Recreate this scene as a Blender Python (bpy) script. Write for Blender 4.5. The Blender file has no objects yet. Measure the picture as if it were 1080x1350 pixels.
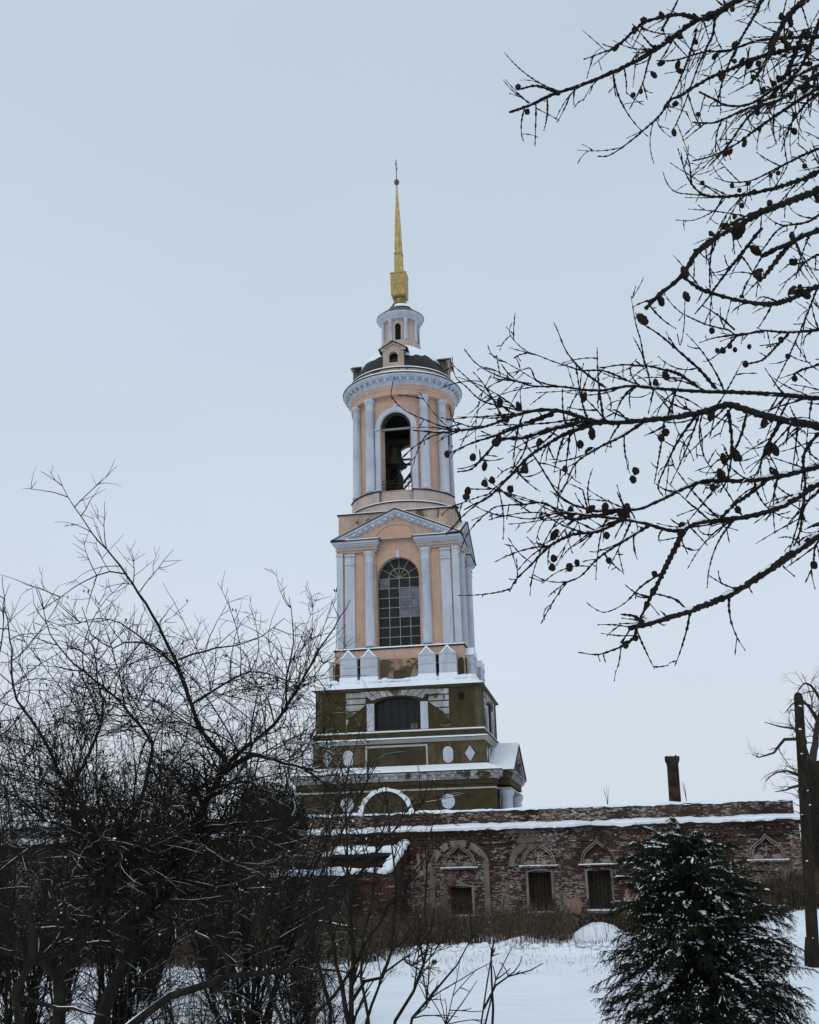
import bpy, math, random
from math import sin, cos, pi, sqrt, radians, atan2, hypot
from mathutils import Vector, Matrix, noise

S = bpy.context.scene
COL = S.collection
# ------------------------------------------------------------------ camera
F_PX, PITCH, ROLL = 1400.0, 0.31072, -0.02841
FW = Vector((0, cos(PITCH), sin(PITCH)))
U0 = Vector((0, -sin(PITCH), cos(PITCH)))
R0 = Vector((1, 0, 0))
RT = R0*cos(ROLL) + U0*sin(ROLL)
UP = -R0*sin(ROLL) + U0*cos(ROLL)
cam = bpy.data.cameras.new('camera')
cam.sensor_fit = 'HORIZONTAL'; cam.sensor_width = 36.0
cam.lens = 36.0*F_PX/1080.0
cam.clip_start = 0.1; cam.clip_end = 3000
camo = bpy.data.objects.new('camera', cam); COL.objects.link(camo)
camo.matrix_world = Matrix(((RT.x, UP.x, -FW.x, 0), (RT.y, UP.y, -FW.y, 0), (RT.z, UP.z, -FW.z, 0), (0, 0, 0, 1)))
S.camera = camo

# ------------------------------------------------------------------ world, overcast sky
SUN_EL, SUN_AZ = radians(48), radians(205)
W = bpy.data.worlds.new('World'); S.world = W; W.use_nodes = True
nt = W.node_tree; nt.nodes.clear()
def wn(t, **k):
    n = nt.nodes.new(t)
    for a, b in k.items(): setattr(n, a, b)
    return n
out = wn('ShaderNodeOutputWorld'); bgn = wn('ShaderNodeBackground')
tc = wn('ShaderNodeTexCoord'); sep = wn('ShaderNodeSeparateXYZ'); ramp = wn('ShaderNodeValToRGB')
nt.links.new(tc.outputs['Generated'], sep.inputs[0]); nt.links.new(sep.outputs['Z'], ramp.inputs[0])
cr = ramp.color_ramp
cr.elements[0].position = 0.0; cr.elements[0].color = (0.700, 0.768, 0.850, 1)
cr.elements[1].position = 1.0; cr.elements[1].color = (0.52, 0.61, 0.71, 1)
e = cr.elements.new(0.22); e.color = (0.655, 0.740, 0.838, 1)
e = cr.elements.new(0.45); e.color = (0.600, 0.700, 0.808, 1)
e = cr.elements.new(0.68); e.color = (0.562, 0.662, 0.770, 1)
sky = wn('ShaderNodeTexSky', sky_type='NISHITA', sun_disc=False, sun_elevation=SUN_EL, sun_rotation=SUN_AZ,
         air_density=1.0, dust_density=5.0, ozone_density=1.0)
sm = wn('ShaderNodeMix', data_type='RGBA', blend_type='MULTIPLY'); sm.inputs[0].default_value = 1
nt.links.new(sky.outputs[0], sm.inputs[6]); sm.inputs[7].default_value = (0.08, 0.08, 0.08, 1)
cn = wn('ShaderNodeTexNoise'); cn.inputs['Scale'].default_value = 1.6; cn.inputs['Detail'].default_value = 4
mp = wn('ShaderNodeMapping'); mp.inputs['Scale'].default_value = (1, 1, 2.6)
nt.links.new(tc.outputs['Generated'], mp.inputs[0]); nt.links.new(mp.outputs[0], cn.inputs['Vector'])
mr = wn('ShaderNodeMapRange'); mr.inputs[1].default_value = .3; mr.inputs[2].default_value = .7
mr.inputs[3].default_value = .965; mr.inputs[4].default_value = 1.03
nt.links.new(cn.outputs['Fac'], mr.inputs[0])
cm = wn('ShaderNodeVectorMath', operation='SCALE')
nt.links.new(ramp.outputs[0], cm.inputs[0]); nt.links.new(mr.outputs[0], cm.inputs['Scale'])
mx = wn('ShaderNodeMix', data_type='RGBA'); mx.inputs[0].default_value = 0.06
nt.links.new(cm.outputs[0], mx.inputs[6]); nt.links.new(sm.outputs[2], mx.inputs[7])
nt.links.new(mx.outputs[2], bgn.inputs[0]); bgn.inputs[1].default_value = 1.0
nt.links.new(bgn.outputs[0], out.inputs[0])
# ------------------------------------------------------------------ sun behind the cloud
sl = bpy.data.lights.new('sun', 'SUN'); sl.energy = 0.75; sl.angle = radians(35); sl.color = (1, 0.95, 0.88)
so = bpy.data.objects.new('sun', sl); COL.objects.link(so)
sd = Vector((sin(SUN_AZ)*cos(SUN_EL), cos(SUN_AZ)*cos(SUN_EL), sin(SUN_EL)))
so.rotation_euler = (-sd).to_track_quat('-Z', 'Y').to_euler()
S.view_settings.view_transform = 'Standard'; S.view_settings.look = 'None'
S.view_settings.exposure = 0.0; S.view_settings.gamma = 1.0
S.render.engine = 'CYCLES'

# ------------------------------------------------------------------ helpers
def ray(px, py):
    return FW + RT*((px-540)/F_PX) - UP*((py-675)/F_PX)
def at(px, py, dist):
    d = ray(px, py); return d*(dist/d.y)

def link(o, parent=None):
    COL.objects.link(o)
    if parent: o.parent = parent
    return o
def thing(name, label, cat, loc=(0, 0, 0), rz=0, group=None):
    o = bpy.data.objects.new(name, None); link(o)
    o.location = loc; o.rotation_euler = (0, 0, rz); o.empty_display_size = .3
    return tag(o, label, cat, group)
def tag(o, label, cat, group=None, kind=None):
    o['label'] = label; o['category'] = cat
    if group: o['group'] = group
    if kind: o['kind'] = kind
    return o
def struct(o, kind='structure'):
    o['kind'] = kind; return o

class MB:
    def __init__(s): s.v = []; s.f = []
    def add(s, vs, fs):
        b = len(s.v); s.v.extend(vs); s.f.extend([tuple(i+b for i in f) for f in fs])
    def box(s, x0, x1, y0, y1, z0, z1):
        s.add([(x0,y0,z0),(x1,y0,z0),(x1,y1,z0),(x0,y1,z0),(x0,y0,z1),(x1,y0,z1),(x1,y1,z1),(x0,y1,z1)],
              [(0,3,2,1),(4,5,6,7),(0,1,5,4),(1,2,6,5),(2,3,7,6),(3,0,4,7)])
    def lathe(s, prof, n=48, cx=0, cy=0, a0=0, a1=2*pi, caps=True):
        full = abs(a1-a0-2*pi) < 1e-6
        m = n if full else n+1
        vs = []
        for r, z in prof:
            for i in range(m):
                a = a0+(a1-a0)*i/n
                vs.append((cx+r*sin(a), cy-r*cos(a), z))
        fs = []
        for j in range(len(prof)-1):
            for i in range(n):
                k = (i+1) % m
                fs.append((j*m+i, j*m+k, (j+1)*m+k, (j+1)*m+i))
        if caps and full:
            fs.append(tuple(range(m-1, -1, -1))); fs.append(tuple((len(prof)-1)*m+i for i in range(m)))
        s.add(vs, fs)
    def square(s, prof, cx=0, cy=0, caps=True):
        vs = []
        for w, z in prof:
            vs += [(cx-w,cy-w,z),(cx+w,cy-w,z),(cx+w,cy+w,z),(cx-w,cy+w,z)]
        fs = []
        for j in range(len(prof)-1):
            for i in range(4):
                k = (i+1) % 4
                fs.append((j*4+i, j*4+k, j*4+4+k, j*4+4+i))
        if caps:
            fs.append((3,2,1,0)); b = (len(prof)-1)*4; fs.append((b,b+1,b+2,b+3))
        s.add(vs, fs)
    # facade coordinates: face k (0 front), x along, d outward, z up
    @staticmethod
    def T(k, x, d, z):
        p = (x, -d)
        for _ in range(k % 4): p = (-p[1], p[0])
        return (p[0], p[1], z)
    def boxf(s, k, x0, x1, d0, d1, z0, z1):
        pts = [s.T(k,x,d,z) for z in (z0,z1) for (x,d) in ((x0,d1),(x1,d1),(x1,d0),(x0,d0))]
        s.add(pts, [(0,3,2,1),(4,5,6,7),(0,1,5,4),(1,2,6,5),(2,3,7,6),(3,0,4,7)])
    def polyf(s, k, pts, d0, d1):
        n = len(pts)
        vs = [s.T(k,x,d1,z) for x,z in pts] + [s.T(k,x,d0,z) for x,z in pts]
        fs = [tuple(range(n)), tuple(range(2*n-1, n-1, -1))]
        for i in range(n):
            j = (i+1) % n
            fs.append((i, n+i, n+j, j))
        s.add(vs, fs)
    def quadf(s, k, pts):  # pts (x,d,z)
        s.add([s.T(k,*p) for p in pts], [tuple(range(len(pts)))])
    def archwall(s, k, x0, x1, z0, z1, cx, hw, zb, zs, rise, d, depth, n=16):
        q = s.quadf
        q(k, [(x0,d,z0),(cx-hw,d,z0),(cx-hw,d,z1),(x0,d,z1)])
        q(k, [(cx+hw,d,z0),(x1,d,z0),(x1,d,z1),(cx+hw,d,z1)])
        if zb > z0+1e-4: q(k, [(cx-hw,d,z0),(cx+hw,d,z0),(cx+hw,d,zb),(cx-hw,d,zb)])
        a = [(cx-hw*cos(pi*i/n), zs+rise*sin(pi*i/n)) for i in range(n+1)]
        for i in range(n):
            q(k, [(a[i][0],d,a[i][1]),(a[i+1][0],d,a[i+1][1]),(a[i+1][0],d,z1),(a[i][0],d,z1)])
        loop = [(cx-hw,zb)]+a+[(cx+hw,zb)]
        for i in range(len(loop)):
            p, r = loop[i], loop[(i+1) % len(loop)]
            q(k, [(p[0],d,p[1]),(p[0],d-depth,p[1]),(r[0],d-depth,r[1]),(r[0],d,r[1])])
    def archband(s, k, cx, hw, zs, rise, t, d0, d1, n=18, a0=0, a1=pi):
        for i in range(n):
            u0 = a0+(a1-a0)*i/n; u1 = a0+(a1-a0)*(i+1)/n
            P = []
            for u, r in ((u0,0),(u1,0),(u1,t),(u0,t)):
                P.append((cx-(hw+r)*cos(u), zs+(rise+r)*sin(u)))
            s.polyf(k, P[::-1], d0, d1)
    def tube(s, pts, rad, n=5, cap=True):
        m = len(pts)
        if m < 2: return
        P = [Vector(p) for p in pts]
        t = (P[1]-P[0])
        if t.length < 1e-9: return
        t.normalize()
        ref = Vector((0,0,1)) if abs(t.z) < .9 else Vector((1,0,0))
        u = t.cross(ref).normalized()
        vs = []
        for i in range(m):
            if i == 0: t = P[1]-P[0]
            elif i == m-1: t = P[-1]-P[-2]
            else: t = P[i+1]-P[i-1]
            if t.length < 1e-9: t = Vector((0,0,1))
            t = t.normalized()
            u = (u - t*u.dot(t))
            if u.length < 1e-6: u = t.orthogonal()
            u.normalize(); w = t.cross(u)
            r = rad[i] if isinstance(rad, (list, tuple)) else rad
            for j in range(n):
                a = 2*pi*j/n
                q = P[i]+u*(r*cos(a))+w*(r*sin(a))
                vs.append((q.x,q.y,q.z))
        fs = []
        for i in range(m-1):
            for j in range(n):
                k = (j+1) % n
                fs.append((i*n+j, i*n+k, (i+1)*n+k, (i+1)*n+j))
        if cap:
            fs.append(tuple(range(n-1,-1,-1))); fs.append(tuple((m-1)*n+j for j in range(n)))
        s.add(vs, fs)
    def blob(s, c, rx, ry, rz, rng, n=7, m=5, rough=.25, ax=None):
        # lumpy ellipsoid; ax = long axis direction (x axis of the blob)
        X = Vector(ax).normalized() if ax is not None else Vector((1,0,0))
        Z = Vector((0,0,1)); Y = Z.cross(X)
        if Y.length < 1e-3: Y = Vector((0,1,0))
        Y.normalize(); Z = X.cross(Y)
        c = Vector(c); vs = []
        for j in range(1, m):
            th = pi*j/m
            for i in range(n):
                ph = 2*pi*i/n
                k = 1+rng.uniform(-rough, rough)
                q = c+X*(rx*sin(th)*cos(ph)*k)+Y*(ry*sin(th)*sin(ph)*k)+Z*(rz*cos(th)*k)
                vs.append((q.x,q.y,q.z))
        a = c+Z*rz; b = c-Z*rz
        vs += [(a.x,a.y,a.z),(b.x,b.y,b.z)]
        fs = []
        for j in range(m-2):
            for i in range(n):
                k = (i+1) % n
                fs.append((j*n+i, (j+1)*n+i, (j+1)*n+k, j*n+k))
        A = (m-1)*n; B = A+1
        for i in range(n):
            k = (i+1) % n
            fs.append((A, i, k)); fs.append((B, (m-2)*n+k, (m-2)*n+i))
        s.add(vs, fs)
    def build(s, name, mat, parent=None, smooth=False, orient=False):
        me = bpy.data.meshes.new(name)
        me.from_pydata(s.v, [], s.f); me.materials.append(mat)
        if smooth: me.polygons.foreach_set('use_smooth', [True]*len(me.polygons))
        me.update()
        if orient:
            import bmesh
            b = bmesh.new(); b.from_mesh(me); bmesh.ops.recalc_face_normals(b, faces=b.faces); b.to_mesh(me); b.free()
        o = bpy.data.objects.new(name, me)
        return link(o, parent)

# ------------------------------------------------------------------ materials
class NM:
    def __init__(s, name):
        s.m = bpy.data.materials.new(name); s.m.use_nodes = True
        s.t = s.m.node_tree; s.b = s.t.nodes['Principled BSDF']
        s.tc = s.t.nodes.new('ShaderNodeTexCoord')
    def n(s, t, **k):
        x = s.t.nodes.new(t)
        for a, b in k.items(): setattr(x, a, b)
        return x
    def l(s, a, b): s.t.links.new(a, b)
    def map(s, scale=(1,1,1), rot=(0,0,0), src='Object'):
        m = s.n('ShaderNodeMapping'); m.inputs['Scale'].default_value = scale; m.inputs['Rotation'].default_value = rot
        s.l(s.tc.outputs[src], m.inputs[0]); return m.outputs[0]
    def noise(s, scale, vec=None, detail=5, rough=.55, dist=0):
        x = s.n('ShaderNodeTexNoise'); x.inputs['Scale'].default_value = scale; x.inputs['Detail'].default_value = detail
        x.inputs['Roughness'].default_value = rough; x.inputs['Distortion'].default_value = dist
        s.l(vec if vec is not None else s.tc.outputs['Object'], x.inputs['Vector']); return x.outputs['Fac']
    def rng(s, src, a, b, c=0, d=1):
        x = s.n('ShaderNodeMapRange'); x.inputs[1].default_value = a; x.inputs[2].default_value = b
        x.inputs[3].default_value = c; x.inputs[4].default_value = d; s.l(src, x.inputs[0]); return x.outputs[0]
    def mix(s, fac, a, b, blend='MIX'):
        x = s.n('ShaderNodeMix', data_type='RGBA', blend_type=blend)
        for i, v in ((0, fac), (6, a), (7, b)):
            if isinstance(v, (int, float)): x.inputs[i].default_value = v
            elif isinstance(v, tuple): x.inputs[i].default_value = (*v, 1)
            else: s.l(v, x.inputs[i])
        return x.outputs[2]
    def math(s, op, a, b=None):
        x = s.n('ShaderNodeMath', operation=op)
        for i, v in ((0, a), (1, b)):
            if v is None: continue
            if isinstance(v, (int, float)): x.inputs[i].default_value = v
            else: s.l(v, x.inputs[i])
        return x.outputs[0]
    def bump(s, h, strength=.3, dist=.05):
        x = s.n('ShaderNodeBump'); x.inputs['Strength'].default_value = strength; x.inputs['Distance'].default_value = dist
        s.l(h, x.inputs['Height']); s.l(x.outputs[0], s.b.inputs['Normal'])
    def done(s, col, rough=.85, spec=.25, metal=0):
        if isinstance(col, tuple): s.b.inputs['Base Color'].default_value = (*col, 1)
        else: s.l(col, s.b.inputs['Base Color'])
        s.b.inputs['Roughness'].default_value = rough; s.b.inputs['Specular IOR Level'].default_value = spec
        s.b.inputs['Metallic'].default_value = metal
        return s.m

def plaster(name, base, stain, bare, amt=.5, peel=.66, streak=.5):
    k = NM(name)
    big = k.noise(.55, detail=7, rough=.65)
    c = k.mix(k.rng(big, .42, .68, 0, amt), base, stain)
    st = k.noise(1.0, k.map((2.6, 2.6, .28)), detail=6, rough=.7)
    c = k.mix(k.rng(st, .47, .70, 0, streak), c, stain)
    fine = k.noise(9, detail=5, rough=.7)
    c = k.mix(k.rng(fine, .3, .7, .0, .38), c, tuple(x*.66 for x in base))
    drip = k.noise(1.0, k.map((7, 7, .5)), detail=5, rough=.75)
    c = k.mix(k.rng(drip, .57, .70, 0, .65), c, tuple(x*.6 for x in stain))
    spk = k.noise(3.2, detail=8, rough=.8)
    c = k.mix(k.rng(spk, .61, .66, 0, .7), c, bare)
    pl = k.noise(.9, k.map((1, 1, .8)), detail=9, rough=.62, dist=.6)
    pm = k.rng(pl, peel, peel+.03)
    c = k.mix(pm, c, bare)
    h = k.math('SUBTRACT', k.math('MULTIPLY', fine, .35), pm)
    k.bump(h, .5, .05)
    return k.done(c, .92, .15)
M = {}
M['peach'] = plaster('peach_plaster', (.56, .365, .27), (.35, .255, .20), (.30, .25, .22), .7, .70, .7)
M['attic'] = plaster('worn_peach_plaster', (.50, .38, .30), (.27, .22, .17), (.11, .09, .06), .9, .60, .8)
M['drumbase'] = plaster('washed_pink_plaster', (.52, .42, .37), (.33, .27, .235), (.22, .17, .14), .8, .68, .5)
M['white'] = plaster('bluish_white_paint', (.53, .565, .635), (.34, .36, .405), (.24, .23, .22), .65, .69, .8)
M['whitestone'] = plaster('worn_whitewashed_stone', (.42, .42, .44), (.15, .135, .11), (.08, .07, .045), 1.0, .56, 1.0)
M['olive'] = plaster('olive_brown_plaster', (.066, .050, .022), (.032, .027, .015), (.13, .11, .075), 1.0, .64, .9)
M['olive_streak'] = plaster('streaked_olive_plaster', (.058, .045, .021), (.145, .118, .075), (.032, .027, .016), .8, .64, 1.0)
M['olive_dark'] = plaster('dark_olive_plaster', (.043, .035, .018), (.078, .067, .042), (.10, .088, .06), .8, .68, .9)
M['cream'] = plaster('cream_trim', (.40, .39, .36), (.26, .24, .21), (.15, .13, .09), .5, .72, .5)
M['patch'] = plaster('bare_patchy_masonry', (.48, .31, .22), (.09, .07, .042), (.085, .068, .042), .9, .47, .9)

def simple(name, col, rough=.8, spec=.2, metal=0, var=.3, scale=6, bump=.2):
    k = NM(name); n = k.noise(scale, detail=5)
    c = k.mix(k.rng(n, .3, .7, 0, 1), tuple(x*(1-var) for x in col), tuple(min(1, x*(1+var)) for x in col))
    if bump: k.bump(n, bump, .03)
    return k.done(c, rough, spec, metal)
M['dark_metal'] = simple('dark_sheet_metal', (.020, .020, .018), .6, .2, 0, .3, 3)
M['dome'] = simple('dark_green_dome_metal', (.014, .016, .014), .6, .3, 0, .35, 2)
M['brown_metal'] = simple('brown_roof_metal', (.10, .085, .07), .6, .3, 0, .35, 3)
M['glass'] = simple('dim_window_glass', (.010, .012, .011), .22, .25, 0, .5, 1.5, .05)
M['pane_pale'] = simple('pale_bluish_pane', (.11, .12, .15), .35, .4, 0, .5, 1.2, .05)  # bluish grey tone, paler than the other panes
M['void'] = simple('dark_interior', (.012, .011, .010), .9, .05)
M['bar'] = simple('window_bar_paint', (.22, .22, .20), .7, .2)
M['cheek'] = plaster('weathered_dormer_boards', (.17, .15, .13), (.05, .045, .04), (.03, .028, .025), .8, .6, 1.0)
M['wood'] = simple('weathered_wood', (.032, .026, .020), .85, .1, 0, .4, 8)
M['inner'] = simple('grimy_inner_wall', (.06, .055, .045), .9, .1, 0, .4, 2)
M['bronze'] = simple('dark_bell_bronze', (.02, .018, .014), .6, .3, 0, .3, 4, .05)
M['iron'] = simple('dark_iron', (.02, .02, .02), .7, .2)
def gold():
    k = NM('dull_gilded_sheet'); n = k.noise(2.5, k.map((3, 3, .7)), detail=6, rough=.7)
    c = k.mix(k.rng(n, .35, .7, 0, 1), (.15, .105, .03), (.44, .335, .13))
    k.bump(n, .25, .03)
    return k.done(c, .42, .4, .45)
M['gold'] = gold()
def snow():
    k = NM('snow'); n = k.noise(2.2, detail=6, rough=.6); f = k.noise(30, detail=3)
    c = k.mix(k.rng(n, .3, .7, 0, 1), (.75, .815, .88), (.82, .87, .92))
    k.bump(k.math('ADD', k.math('MULTIPLY', n, .7), k.math('MULTIPLY', f, .12)), .35, .12)
    return k.done(c, .75, .2)
M['snow'] = snow()
def ground_snow():
    k = NM('ground_snow'); n = k.noise(.35, detail=6, rough=.5); f = k.noise(5, detail=5, rough=.7)
    w = k.noise(1.1, k.map((.5, 1.6, 1)), detail=4)
    c = k.mix(k.rng(n, .3, .7, 0, 1), (.76, .82, .885), (.83, .88, .92))
    h = k.math('ADD', k.math('ADD', k.math('MULTIPLY', n, 1.2), k.math('MULTIPLY', w, .7)), k.math('MULTIPLY', f, .14))
    k.bump(h, .6, .3)
    return k.done(c, .8, .15)
M['ground_snow'] = ground_snow()
def brick(name, lime=.5, red=(.082, .034, .024), pink=.6, bw=.27, bh=.085):
    k = NM(name)
    v = k.map((1, 1, 1), (radians(90), 0, 0))
    vn = k.n('ShaderNodeTexNoise'); vn.inputs['Scale'].default_value = 3
    k.l(k.tc.outputs['Object'], vn.inputs['Vector'])
    va = k.n('ShaderNodeVectorMath', operation='SCALE'); k.l(vn.outputs['Color'], va.inputs[0]); va.inputs['Scale'].default_value = .035
    vb = k.n('ShaderNodeVectorMath', operation='ADD'); k.l(v, vb.inputs[0]); k.l(va.outputs[0], vb.inputs[1])
    b = k.n('ShaderNodeTexBrick'); k.l(vb.outputs[0], b.inputs['Vector'])
    b.inputs['Scale'].default_value = 1.0; b.inputs['Brick Width'].default_value = bw; b.inputs['Row Height'].default_value = bh
    b.inputs['Mortar Size'].default_value = .011; b.inputs['Mortar Smooth'].default_value = .3; b.inputs['Bias'].default_value = -.1
    b.inputs['Color1'].default_value = (*red, 1); b.inputs['Color2'].default_value = (red[0]*.40, red[1]*.5, red[2]*.5, 1)
    b.inputs['Mortar'].default_value = (.13, .105, .09, 1)
    c = b.outputs['Color']
    # soot and damp
    so_ = k.noise(.7, detail=7, rough=.7)
    c = k.mix(k.rng(so_, .40, .60, 0, .85), c, (.018, .014, .011))
    # surviving limewash, broken up course by course
    stretched = k.noise(2.6, k.map((1.3, 1, 4.2)), detail=8, rough=.7)
    large = k.noise(.42, detail=4, rough=.5)
    s_ = k.math('ADD', k.math('MULTIPLY', stretched, .62), k.math('MULTIPLY', large, .55))
    lm = k.rng(s_, .66-.16*lime, .69-.16*lime)
    lc = k.mix(k.rng(k.noise(1.2, detail=4), .4, .6), (.42, .39, .36), (.38, .29, .245))
    b2 = k.n('ShaderNodeTexBrick'); k.l(vb.outputs[0], b2.inputs['Vector'])
    b2.inputs['Scale'].default_value = 1.0; b2.inputs['Brick Width'].default_value = bw; b2.inputs['Row Height'].default_value = bh
    b2.inputs['Mortar Size'].default_value = .004; b2.inputs['Color1'].default_value = (0, 0, 0, 1); b2.inputs['Color2'].default_value = (1, 1, 1, 1)
    b2.inputs['Mortar'].default_value = (.5, .5, .5, 1)
    zs = k.n('ShaderNodeSeparateXYZ'); k.l(k.tc.outputs['Object'], zs.inputs[0])
    s_ = k.math('ADD', s_, k.rng(zs.outputs['Z'], -2.6, .5, .035, -.03))
    pb = k.rng(b2.outputs['Color'], .25, .75, -.06, .06)
    lm = k.rng(k.math('ADD', s_, pb), .66-.16*lime, .69-.16*lime)
    c = k.mix(k.rng(b2.outputs['Color'], .70, .9, 0, .75), c, (.012, .009, .008))
    lm2 = k.math('MULTIPLY', lm, k.rng(k.noise(6, k.map((1, 1, 3.0)), detail=6, rough=.85), .47, .53))
    c = k.mix(lm2, c, lc)
    # smooth pinkish render left in sheets
    pl = k.noise(.55, k.map((1, 1, .8)), detail=5, rough=.5, dist=.4)
    pm = k.rng(pl, .665-.05*pink, .672-.05*pink)
    c = k.mix(k.math('MULTIPLY', pm, .85), c, (.21, .15, .125))
    h = k.math('ADD', k.math('MULTIPLY', b.outputs['Fac'], -.5), k.math('MULTIPLY', lm2, .5))
    h = k.math('ADD', h, k.math('MULTIPLY', k.noise(12, detail=5, rough=.7), .5))
    k.bump(h, .8, .035)
    return k.done(c, .95, .1)
M['brick'] = brick('old_red_brick', .50)
M['brick_pale'] = brick('limewashed_brick', .62, (.07, .035, .026), -6)
M['brick_annex'] = brick('damp_dark_brick', .15, (.085, .028, .020), .2)
M['brick_plain'] = brick('chimney_brick', -.3, (.085, .045, .03), -2)
M['lime'] = plaster('grey_limewash', (.26, .235, .215), (.09, .075, .062), (.06, .03, .024), 1.0, .55, .9)
M['carved'] = plaster('carved_pale_brick', (.30, .27, .25), (.12, .10, .085), (.06, .03, .024), .9, .60, .8)
M['pinkplaster'] = plaster('pink_render_remnant', (.33, .22, .185), (.2, .14, .11), (.09, .04, .03), .7, .66, .6)
M['trim_snow'] = M['snow']
def bark(name, c1, c2, scale=14):
    k = NM(name); n = k.noise(scale, k.map((1, 1, .35)), detail=6, rough=.7)
    k.bump(n, .8, .02)
    return k.done(k.mix(k.rng(n, .35, .65), c1, c2), .92, .08)
M['bark'] = bark('dark_wet_bark', (.009, .0078, .0065), (.028, .024, .019))
M['larchbark'] = bark('larch_bark', (.010, .009, .008), (.028, .024, .021), 30)
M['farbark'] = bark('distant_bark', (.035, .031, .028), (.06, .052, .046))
M['pole'] = bark('tarred_pole_wood', (.012, .010, .008), (.034, .027, .020), 6)
M['cone'] = simple('larch_cone', (.020, .015, .012), .9, .1, 0, .5, 60, .6)
M['leaf'] = simple('dead_leaf', (.022, .015, .010), .9, .1, 0, .4, 20)
M['needle'] = simple('dark_needles', (.017, .021, .013), .85, .08, 0, .6, 2.2, 0)
def weeds():
    k = NM('dry_weed_stalks'); n = k.noise(.5, detail=4); f = k.noise(9, detail=3)
    c = k.mix(k.rng(n, .4, .6), (.085, .060, .040), (.042, .036, .025))
    c = k.mix(k.rng(f, .56, .70, 0, .9), c, (.30, .25, .20))
    return k.done(c, .95, .05)
M['weeds'] = weeds()

# ------------------------------------------------------------------ ground, one sheet
WR = -0.21; WO = Vector((1.476, 46, 0)); WE = Vector((cos(WR), sin(WR), 0)); WN = Vector((-sin(WR), cos(WR), 0))
def gz(x, y):
    t = max(0, min(1, (y-1)/22)); t = t*t*(3-2*t)
    z = -1.7-1.6*t
    p = Vector((x, y, 0))-WO; u = p.dot(WE); v = p.dot(WN)     # wall frame
    # bank below the wall on the right of the reeds
    e_ = -7.9+.5*sin(u*.9)+.3*sin(u*2.3+1)
    b = max(0, min(1, (v-e_)/1.0))*max(0, min(1, (u+2.2)/2.5))
    z += .20*b*(1-max(0, min(1, (v+1)/2)))
    z += .10*noise.noise(Vector((x*.22, y*.22, 3)))*min(1, max(0, (y-4)/10))
    z += .035*noise.noise(Vector((x*1.1, y*.8, 7)))
    z += .05*noise.noise(Vector((x*.5, y*1.6, 11)))*min(1, max(0, (y-18)/6))
    # snow covered heap by the second window
    z += .42*math.exp(-(((u-5.75)/.75)**4+((v+2.3)/.8)**2))
    z += .28*math.exp(-(((u-3.2)/.6)**2+((v+5.4)/.5)**2))+.22*math.exp(-(((u-8.4)/.8)**2+((v+4.8)/.5)**2))
    # rise at the far right
    z += .9*max(0, min(1, (u-9.5)/3.5))*max(0, min(1, (v+7)/4))*(1-max(0, min(1, (u-16)/5)))
    return z
def build_ground():
    xs = []; x = -26.0
    while x <= 26: xs.append(x); x += .4
    xs = [-900, -500, -250, -120, -60, -38]+xs+[32, 45, 70, 120, 250, 500, 900]
    ys = [-60, -20, -8, -3, 0]; y = 1.0
    while y <= 50: ys.append(y); y += .4
    ys += [55, 62, 75, 90, 110, 150, 220, 350, 600, 1000]
    v = [(a, b, gz(a, b)) for b in ys for a in xs]
    n = len(xs)
    f = [(j*n+i, j*n+i+1, (j+1)*n+i+1, (j+1)*n+i) for j in range(len(ys)-1) for i in range(n-1)]
    m = MB(); m.v = v; m.f = f
    struct(m.build('snowy_ground', M['ground_snow'], smooth=True))
build_ground()

# ================================================================== BELL TOWER
rng = random.Random(11)
TYAW = -0.16013
tower = thing('bell_tower', 'tall tiered bell tower with olive base, peach upper storeys, white columns and a gilded spire', 'bell tower',
              (-0.369, 96, 0), TYAW)
def P(m, name, mat, parent=tower, smooth=False, orient=False): return m.build(name, M[mat], parent, smooth, orient)
GZ = -3.4
# ---- lowest storey (mostly hidden by the wall) -------------------
m = MB(); m.square([(7.9, GZ), (7.9, 5.15)]); base = P(m, 'base_storey', 'olive')
m = MB(); m.square([(7.93, 4.74), (7.99, 4.76), (7.99, 4.86), (7.93, 4.88)], caps=False); P(m, 'string_course', 'cream', base)
m = MB(); m.square([(8.02, 5.15), (8.05, 5.5), (8.05, 5.52)]); P(m, 'frieze', 'olive_dark', base)
m = MB(); m.square([(8.12, 5.52), (8.14, 5.64), (8.24, 5.68), (8.24, 5.86), (8.42, 5.92), (8.52, 6.02), (8.52, 6.12)])
for k in range(4):
    for i in range(21):
        x = -7.7+i*.77
        m.boxf(k, x-.16, x+.16, 8.2, 8.44, 5.68, 5.9)
P(m, 'cornice', 'whitestone', base)
m = MB(); m.square([(8.56, 6.12), (8.58, 6.17), (8.56, 6.2)]); P(m, 'flashing', 'dark_metal', base)
m = MB(); m.square([(8.54, 6.2), (8.5, 6.32), (7.28, 6.78)]); P(m, 'roof_snow', 'snow', base)
for k in range(4):
    for sx in (-1, 1):
        m = MB(); pts = [(sx*4.12+.54*cos(a*pi/12), 3.84+.57*sin(a*pi/12)) for a in range(24)]
        m.polyf(k, pts, 7.85, 7.97); o = P(m, 'roundel', 'white', base)
        m = MB(); m.polyf(k, [(sx*4.12+(x-sx*4.12)*1.14, 3.84+(z-3.84)*1.14) for x, z in pts], 7.85, 7.935); P(m, 'rim', 'olive_dark', o)
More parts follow.
